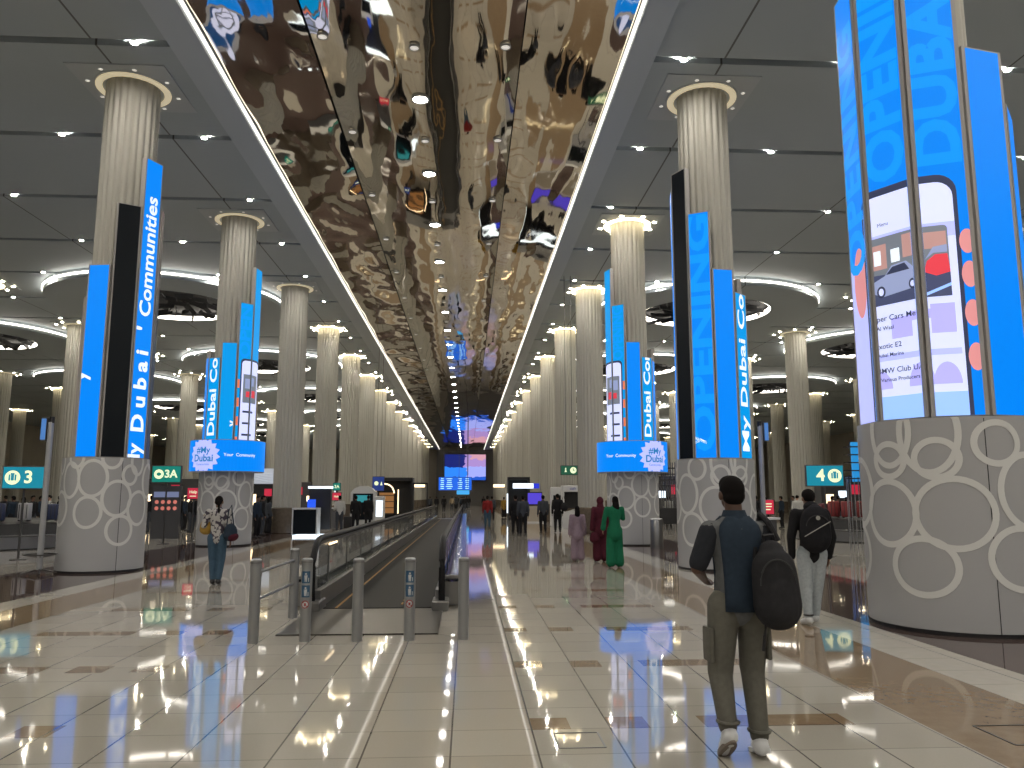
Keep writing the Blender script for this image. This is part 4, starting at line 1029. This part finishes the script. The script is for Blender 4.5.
# side hall background
for x, y, w_, h_, lb in ((-20, 62, 9, 3.0, 'long low dark shop front with warm panels far behind the sign 3'), (-14, 75, 8, 3.0, 'dark shop front with warm panels far behind the sign 3A'), (17, 60, 8, 3.2, 'dark shop front with warm panels far behind the sign 4'), (30, 58, 8, 3.2, 'dark shop front with warm panels far out to the right')):
    t = thing('shop_unit', lb, 'shop', (x, y, 0))
    b = MB(); b.box((0, 0, h_/2), (w_, 1.5, h_)); b.build('shop_shell', M_wall_d, t)
    for k in range(int(w_)):
        b = MB(); b.box((-w_/2+.6+k*1.0, -.77, 1.5+.35*(k % 3)), (.6, .04, .7-.2*(k % 2))); b.build('lit_panel', [M_warm, M_cold, M_redsign, M_warm][k % 4], t)

# ------------------------------------------------------------------ people
f_black = fab('cloth_black', (.012, .012, .014)); f_navy = fab('cloth_navy', (.020, .032, .050)); f_grey = fab('cloth_grey', (.115, .120, .125)); f_olive = fab('cloth_olive', (.112, .108, .092), .2)
f_white = fab('cloth_white', (.42, .42, .40)); f_jean = fab('cloth_denim', (.045, .085, .13)); f_pale = fab('cloth_pale_grey', (.36, .40, .43)); f_green = fab('cloth_green', (.010, .13, .065)); f_maroon = fab('cloth_maroon', (.07, .012, .022))
f_lilac = fab('cloth_lilac', (.24, .18, .22)); f_red = fab('cloth_red', (.22, .02, .02)); f_slate = fab('cloth_slate', (.045, .05, .06)); f_dnavy = fab('cloth_dark_sleeve', (.020, .022, .028))
f_beige = fab('cloth_beige', (.30, .24, .16)); f_print = mat('cloth_print', (.4, .4, .4), .85); n = NT(f_print)
v = n.new('ShaderNodeTexVoronoi'); v.inputs['Scale'].default_value = 16; tc = n.new('ShaderNodeTexCoord'); n.link(tc.outputs['Object'], v.inputs['Vector'])
n.link(n.mx(n.m('GREATER_THAN', v.outputs['Distance'], .62), (.40, .39, .38), (.05, .04, .06)), f_print.node_tree.nodes['Principled BSDF'].inputs['Base Color'])
M_shoe_w = mat('sneaker_white', (.55, .56, .57), .5); M_sole = mat('sole_grey', (.16, .13, .11), .7)
# main man, walking away: left heel lifted behind
mx_, my_ = 1.825, 5.32
man, J = person('man walking away in a dark vest-front shirt, olive cargo trousers and white sneakers', (mx_-.02, my_, 0), 1.80, rad(3), f_grey, f_olive, M_shoe_w, mat('skin_deep', (.085, .045, .030), .5), 'short',
    dict(hipL=(-.054, 0, .52), hipR=(.058, 0, .52), kneeL=(-.072, .012, .285), kneeR=(.060, .035, .290), ankL=(-.080, -.075, .088), ankR=(.046, -.045, .046),
         toeL=(-.080, -.018, .022), toeR=(.070, .040, .020), elL=(-.152, .0, .655), wrL=(-.092, .10, .610), elR=(.155, -.005, .66), wrR=(.14, .10, .60), shL=(-.097, 0, .792), shR=(.101, 0, .790), head=(-.004, .010, .930)), voxel=.011, sleeve='short')
s = 1.80
b = MB()   # navy back and front of the shirt, lying over the grey sides
pr = []
for z, w_, dd in ((.505, .068, .076), (.56, .067, .070), (.62, .066, .064), (.68, .070, .064), (.74, .076, .067), (.785, .080, .064), (.812, .074, .056), (.832, .056, .046), (.845, .044, .040)):
    pr.append((z*s, w_*s, dd*s))
for sgn in (-1, 1):
    n_ = 13; vs = []
    for z, w_, dd in pr:
        for i in range(n_):
            u_ = -1+2*i/(n_-1); vs.append((w_*u_, sgn*(dd*1.07)*math.sqrt(max(0, 1-(u_*.72)**2))+(-.004 if z > 1.6 else 0), z))
    b.add(vs, [(r_*n_+i, r_*n_+i+1, (r_+1)*n_+i+1, (r_+1)*n_+i) for r_ in range(len(pr)-1) for i in range(n_-1)])
o = b.build('shirt_panel', f_navy, man, True); md = o.modifiers.new('s', 'SOLIDIFY'); md.thickness = .012; md.offset = 0
b = MB(); b.lathe([(.048*s, .815*s), (.044*s, .845*s), (.036*s, .865*s), (.040*s, .868*s), (.050*s, .84*s), (.056*s, .812*s)], 24); b.build('collar', f_navy, man, True)
for S in 'LR':
    b = MB(); limb(b, J['sh'+S]+Vector((0, 0, -.004*s)), J['el'+S]*.84+J['sh'+S]*.16, .0425*s, .0375*s); fuse(b, 'sleeve', f_dnavy, .012, 3, man)
for q, S in ((-1, 'L'), (1, 'R')):
    k = (J['hip'+S]*.42+J['knee'+S]*.58); b = MB(); b.box((k.x+q*.050*s, k.y, k.z), (.03, .15, .22), None, .012); b.build('cargo_pocket', f_olive, man, True)
    k = J['ank'+S]; b = MB(); b.tube([(k.x+.036*s*math.cos(a), k.y+.04*s*math.sin(a)+.01, k.z+.045*s) for a in [rad(x) for x in range(0, 360, 24)]], .012, 6, True); b.build('trouser_cuff', f_olive, man, True)
    # sole
    a_, t_ = J['ank'+S], J['toe'+S]; d_ = (t_-a_).normalized(); c_ = (a_+t_)/2-Vector((0, 0, .026 if S == 'R' else .03))
    b = MB(); M = Matrix.Translation(c_) @ Matrix.Rotation(math.asin(max(-1, min(1, d_.z)))*.75, 4, 'X') @ Matrix.Diagonal((1, 1.0, 1, 1))
    b.prism([(x, y) for x, y in ell(0, 0, .048, .14, 24)], -.022, .004, M); b.build('sole', M_sole if S == 'L' else M_shoe_w, man)
def backpack(label, loc, rz, w, h, d, m, tilt=0., straps=True, line=False):
    t = thing('backpack', label, 'backpack', loc, rz); t.rotation_euler = (0, tilt, rz)
    b = MB(); limb(b, (0, 0, -h*.22), (0, .0, h*.16), w*.5, w*.46, sq=d/w*1.05, axis=(0, 1, 0)); limb(b, (0, -d*.2, -h*.22), (0, -d*.2, -.02), w*.40, w*.36, sq=d/w, axis=(0, 1, 0))
    limb(b, (0, 0, h*.1), (0, .02, h*.33), w*.42, w*.28, sq=d/w, axis=(0, 1, 0)); fuse(b, 'bag_body', m, .012, 3, t)
    b = MB(); b.tube([(-w*.36*math.cos(a), -d*.48-.0, h*.02+h*.26*math.sin(a)) for a in [rad(x) for x in range(0, 181, 15)]], .006, 6); b.build('zip', M_dark, t)
    b = MB(); b.tube([(-.04, d*.25, h*.44), (-.03, d*.2, h*.52), (.03, d*.2, h*.52), (.04, d*.25, h*.44)], .012, 6); b.build('grab_loop', M_black, t)
    if straps:
        b = MB(); b.tube([(-w*.3, d*.3, h*.40), (-w*.34, d*.2, .0), (-w*.30, d*.35, -h*.36)], .02, 6); b.build('strap', m, t)
        b = MB(); b.tube([(-w*.30, -d*.1, -h*.40), (-w*.36, -d*.2, -h*.50), (-w*.42, -d*.2, -h*.66)], .012, 6); b.build('strap_end', M_black, t)
    if line:
        b = MB(); b.tube([(-w*.42, -d*.58, -h*.22), (w*.34, -d*.58, h*.16)], .006, 6); b.build('piping', M_pipe, t)
        b = MB(); b.lathe([(.001, 0), (.028, 0)], 12, Matrix.Translation((-.02, -d*.66, h*.22)) @ Matrix.Rotation(PI/2, 4, 'X')); b.build('badge', M_pipe, t)
    return t
M_pipe = mat('pale_piping', (.30, .30, .28), .5); f_pack = fab('pack_charcoal', (.022, .022, .025)); f_pack2 = fab('pack_black', (.012, .012, .015))
backpack('charcoal backpack slung on the right shoulder of the man in the vest-front shirt', (mx_+.165, my_-.20, 1.09), rad(-10), .31, .60, .25, f_pack, rad(-4))
t = thing('strap_loop', 'dark bag strap over the right shoulder of the man in the vest-front shirt', 'strap', (mx_, my_, 0))
b = MB(); b.tube([(.14, .13, 1.25), (.165, .10, 1.42), (.17, .02, 1.53), (.19, -.06, 1.48), (.235, -.09, 1.36)], .022, 8); b.build('webbing', f_pack, t, True)
# second man
y = 10.35
p2, J2 = person('person in a black hooded jacket and pale jeans standing near the nearest tower', (at(809, y), y, 0), 1.76, rad(-6), f_black, f_pale, M_shoe_w, M_skin, 'cap',
    dict(kneeL=(-.05, .02, .285), kneeR=(.04, .04, .285), ankL=(-.048, .0, .045), ankR=(.028, .09, .05), toeR=(.028, .16, .02), elL=(-.15, -.01, .64), elR=(.15, -.01, .64), head=(.0, .02, .93)), voxel=.013, build=1.05)
b = MB(); ball(b, (0, -.03*1.76, .865*1.76), (.10, .085, .075)); fuse(b, 'hood', f_black, .013, 2, p2)
for S in 'LR':
    a_ = J2['ank'+S]; b = MB(); b.tube([(a_.x+.052*math.cos(rad(q)), a_.y+.055*math.sin(rad(q)), a_.z+.055) for q in range(0, 360, 30)], .013, 6, True); b.build('ankle_band', M_black, p2)
backpack('black backpack with a pale diagonal line on the person in pale jeans', (at(809, y)-.01, y-.17, 1.26), rad(-6), .42, .56, .24, f_pack2, rad(4), False, True)
# lady left
y = 15.7
p3, J3 = person('woman in a patterned blouse and jeans walking near the left banner pedestal', (at(219.5, y), y, 0), 1.68, rad(4), f_print, f_jean, M_black, M_skin, 'pony',
    dict(ankL=(-.03, .0, .045), toeL=(-.03, .075, .018), kneeL=(-.045, .02, .285), ankR=(.035, -.01, .045), toeR=(.035, .065, .02), kneeR=(.05, .02, .285), elL=(-.15, -.02, .66), wrL=(-.12, .10, .64), head=(-.005, .02, .93)), style='woman', voxel=.015)
def handbag(label, loc, r, m, m2=None, name='shoulder_bag', cat='bag', strap=.3):
    t = thing(name, label, cat, loc)
    b = MB(); ball(b, (0, 0, 0), (r[0], r[1], r[2])); ball(b, (0, 0, -r[2]*.3), (r[0]*1.05, r[1]*1.05, r[2]*.7)); fuse(b, 'bag_body', m, .014, 3, t)
    if m2: b = MB(); ball(b, (r[0]*.25, 0, -r[2]*.45), (r[0]*.95, r[1]*1.05, r[2]*.55)); fuse(b, 'bag_base', m2, .014, 2, t)
    b = MB(); b.tube([(-r[0]*.6, 0, r[2]*.6), (-r[0]*.4, 0, r[2]+strap*.7), (0, 0, r[2]+strap), (r[0]*.1, 0, r[2]+strap*.6), (r[0]*.5, 0, r[2]*.6)], .012, 6); b.build('strap', m, t)
handbag('navy and maroon shoulder bag hanging at the right hip of the woman in jeans', (at(233, y), y-.05, .98), (.13, .12, .17), f_navy, f_maroon, strap=.35)
handbag('yellow and beige tote bag at the left side of the woman in jeans', (at(207, y), y+.05, 1.08), (.12, .10, .15), fab('tote_yellow', (.35, .22, .05)), None, 'tote_bag', strap=.12)
# green, maroon, lilac
y = 18.9
person('woman in a loose green tunic and green trousers with long dark hair', (at(614, y), y, 0), 1.68, rad(4), f_green, f_green, mat('sandal_pale', (.35, .32, .3), .6), M_skin, 'long', dict(elL=(-.15, 0, .66), wrL=(-.16, .02, .54), elR=(.13, .02, .68), wrR=(.10, .10, .72), head=(.02, .02, .93)), style='loose', voxel=.016)
y = 20.6
person('woman in a maroon dress and maroon headscarf left of the one in green', (at(600, y), y, 0), 1.66, rad(10), f_maroon, f_maroon, M_black, M_skin, 'scarf', dict(wrL=(-.14, .0, .50)), style='loose', voxel=.02, extra=dict(hairmat=f_maroon))
handbag('dark maroon handbag held low by the woman in the maroon dress', (at(593.5, y), y-.1, .62), (.13, .09, .15), f_maroon, None, 'handbag', strap=.1)
y = 20.8
person('woman in a pale lilac tunic suit with long dark hair, left of the maroon dress', (at(577, y), y, 0), 1.42, rad(-2), f_lilac, f_lilac, mat('sandal_beige', (.4, .35, .3), .6), M_skin, 'long', style='loose', voxel=.02)
# three men and other walkers
def walker(label, px, py, Hh=1.75, top=f_black, legs=f_black, hair='short', h=0, st='man', gp=None, vx=.024, pose=None, skin=None):
    y = CH*F_PX/(py-497); return person(label, (at(px, y), y, 0), Hh, h, top, legs, M_black, skin, hair, pose, vx, st, group=gp)
walker('person in black standing left in the dark corridor pair by the shop', 515.5, 534, 1.74)
walker('person in dark grey close beside the one in black by the shop', 523, 535, 1.72, f_slate)
walker('person in dark slate jacket second from the right of the corridor men', 543, 532.5, 1.74, f_slate, f_black, h=.2)
walker('person in a black jacket carrying a shoulder bag, just left of the cash machine', 557.5, 532, 1.80, f_black, f_black)
handbag('black shoulder bag on the person in the black jacket by the cash machine', (at(563.5, 37.2), 37.0, 1.20), (.17, .14, .2), f_black, strap=.3)
walker('person in a red jacket and jeans right of the walkway', 487.5, 528, 1.72, f_red, f_jean)
walker('person in a dark coat beyond the red jacket', 492, 521, 1.70, f_slate, f_black)
walker('person in a pale shirt and dark trousers facing the red sign', 340, 531, 1.72, f_white, f_slate, h=.3, pose=dict(wrL=(-.13, .12, .60)))
walker('person in black beside the suitcase, left of the pair by the booth', 356, 529.5, 1.72)
walker('person in a black coat right of the pair by the booth', 368.5, 527, 1.74)
suitcase(5, at(348.5, 42), 42., 0, .2, 'black suitcase on the floor between the pale shirt and the person in black')
suitcase(4, at(343.5, 42.5), 42.5, 0, .1, 'small silver suitcase on the floor by the person in the pale shirt', sc_=.7)
walker('far person in black on the left before the flight board', 444, 512, 1.75)
walker('far person in beige beside the one in black before the flight board', 452, 511, 1.72, f_beige, f_slate)
walker('far dark figure leaning near the left columns', 430, 512, 1.7, f_slate, f_black)
walker('far dark figure right of the leaning one near the left columns', 436.5, 510.5, 1.7)
walker('far person in grey below the cyan board', 461, 509.5, 1.7, f_grey, f_black)
walker('far person in yellow beside the right shop', 504, 517, 1.65, fab('cloth_mustard', (.25, .15, .03)), f_black, st='loose')
walker('person in a white top and dark trousers beyond the waste bin', 668.5, 529, 1.70, f_white, f_black, h=-.5)
# people in the side halls
side = []
base_p, _ = person('x', (0, 0, 0), 1.72, 0, f_black, f_slate, M_black, None, 'short', None, .03); side.append(base_p)
b2_, _ = person('x', (0, 0, 0), 1.66, 0, f_slate, f_black, M_black, None, 'scarf', None, .03, 'loose'); side.append(b2_)
b3_, _ = person('x', (0, 0, 0), 1.74, 0, f_white, f_jean, M_black, M_skin_l, 'cap', None, .03); side.append(b3_)
b4_, _ = person('x', (0, 0, 0), 1.70, 0, f_navy, f_black, M_black, None, 'short', None, .03); side.append(b4_)
used_s = set(); wh = ['black', 'dark loose clothes', 'a white top and jeans', 'navy']
def crowd(k, x, y, rz, lab, gp):
    o = side[k] if k not in used_s else copy_tree(side[k]); used_s.add(k)
    o.location = (x, y, 0); o.rotation_euler = (0, 0, rz); o['label'] = 'person in %s %s' % (wh[k], lab); o['group'] = gp+', '+wh[k]
rr = random.Random(5)
for i, px in enumerate((152, 158, 166, 174, 181, 186, 191, 197)):
    y = 36+rr.uniform(-1.5, 5); crowd([0, 3, 2, 1, 0, 3, 0, 0][i], at(px, y), y, rr.uniform(-2, 2), 'in the left hall between the two left pedestals', 'people between the left pedestals')
for i, px in enumerate((258, 263, 269)):
    y = 33+i*2; crowd([3, 0, 1][i], at(px, y), y, rr.uniform(-2, 2), 'between the left banner pedestal and the next column', 'people by the left banner')
for i, px in enumerate((6, 14, 24, 33, 41, 50, 60)):
    y = 34+rr.uniform(0, 5); crowd([0, 3, 1, 0, 3, 2, 0][i], at(px, y), y, rr.uniform(-2, 2), 'beyond the left baggage carousel', 'people beyond the left carousel')
for i, px in enumerate((756, 765, 781, 793, 797, 832, 838, 846)):
    y = 36+rr.uniform(0, 6); crowd([0, 1, 3, 0, 2, 3, 0, 1][i], at(px, y), y, rr.uniform(-2, 2), 'in the right hall beyond the carousel', 'people in the right hall')
rr = random.Random(9)
for i in range(9):
    y = 80+rr.uniform(0, 50); px = rr.uniform(455, 486); crowd([0, 3, 0, 1][i % 4], at(px, y), y, rr.uniform(-.4, .4), 'far down the corridor beneath the end screen', 'people far down the corridor')
for o in (base_p, b2_, b3_, b4_):
    if o['label'] == 'x': o['label'] = 'person far off in the hall'
# ------------------------------------------------------------------ colour management
sc.view_settings.view_transform = 'Standard'; sc.view_settings.look = 'None'; sc.view_settings.gamma = 1; sc.view_settings.exposure = 0; sc.view_settings.use_curve_mapping = False
w = bpy.data.worlds.new('hall_air'); sc.world = w; w.use_nodes = True
w.node_tree.nodes['Background'].inputs['Color'].default_value = (.02, .02, .02, 1)
cy = sc.cycles; cy.use_denoising = True; cy.max_bounces = 8; cy.diffuse_bounces = 4; cy.glossy_bounces = 4; cy.sample_clamp_indirect = 4; cy.sample_clamp_direct = 0
cy.caustics_reflective = True; cy.caustics_refractive = False
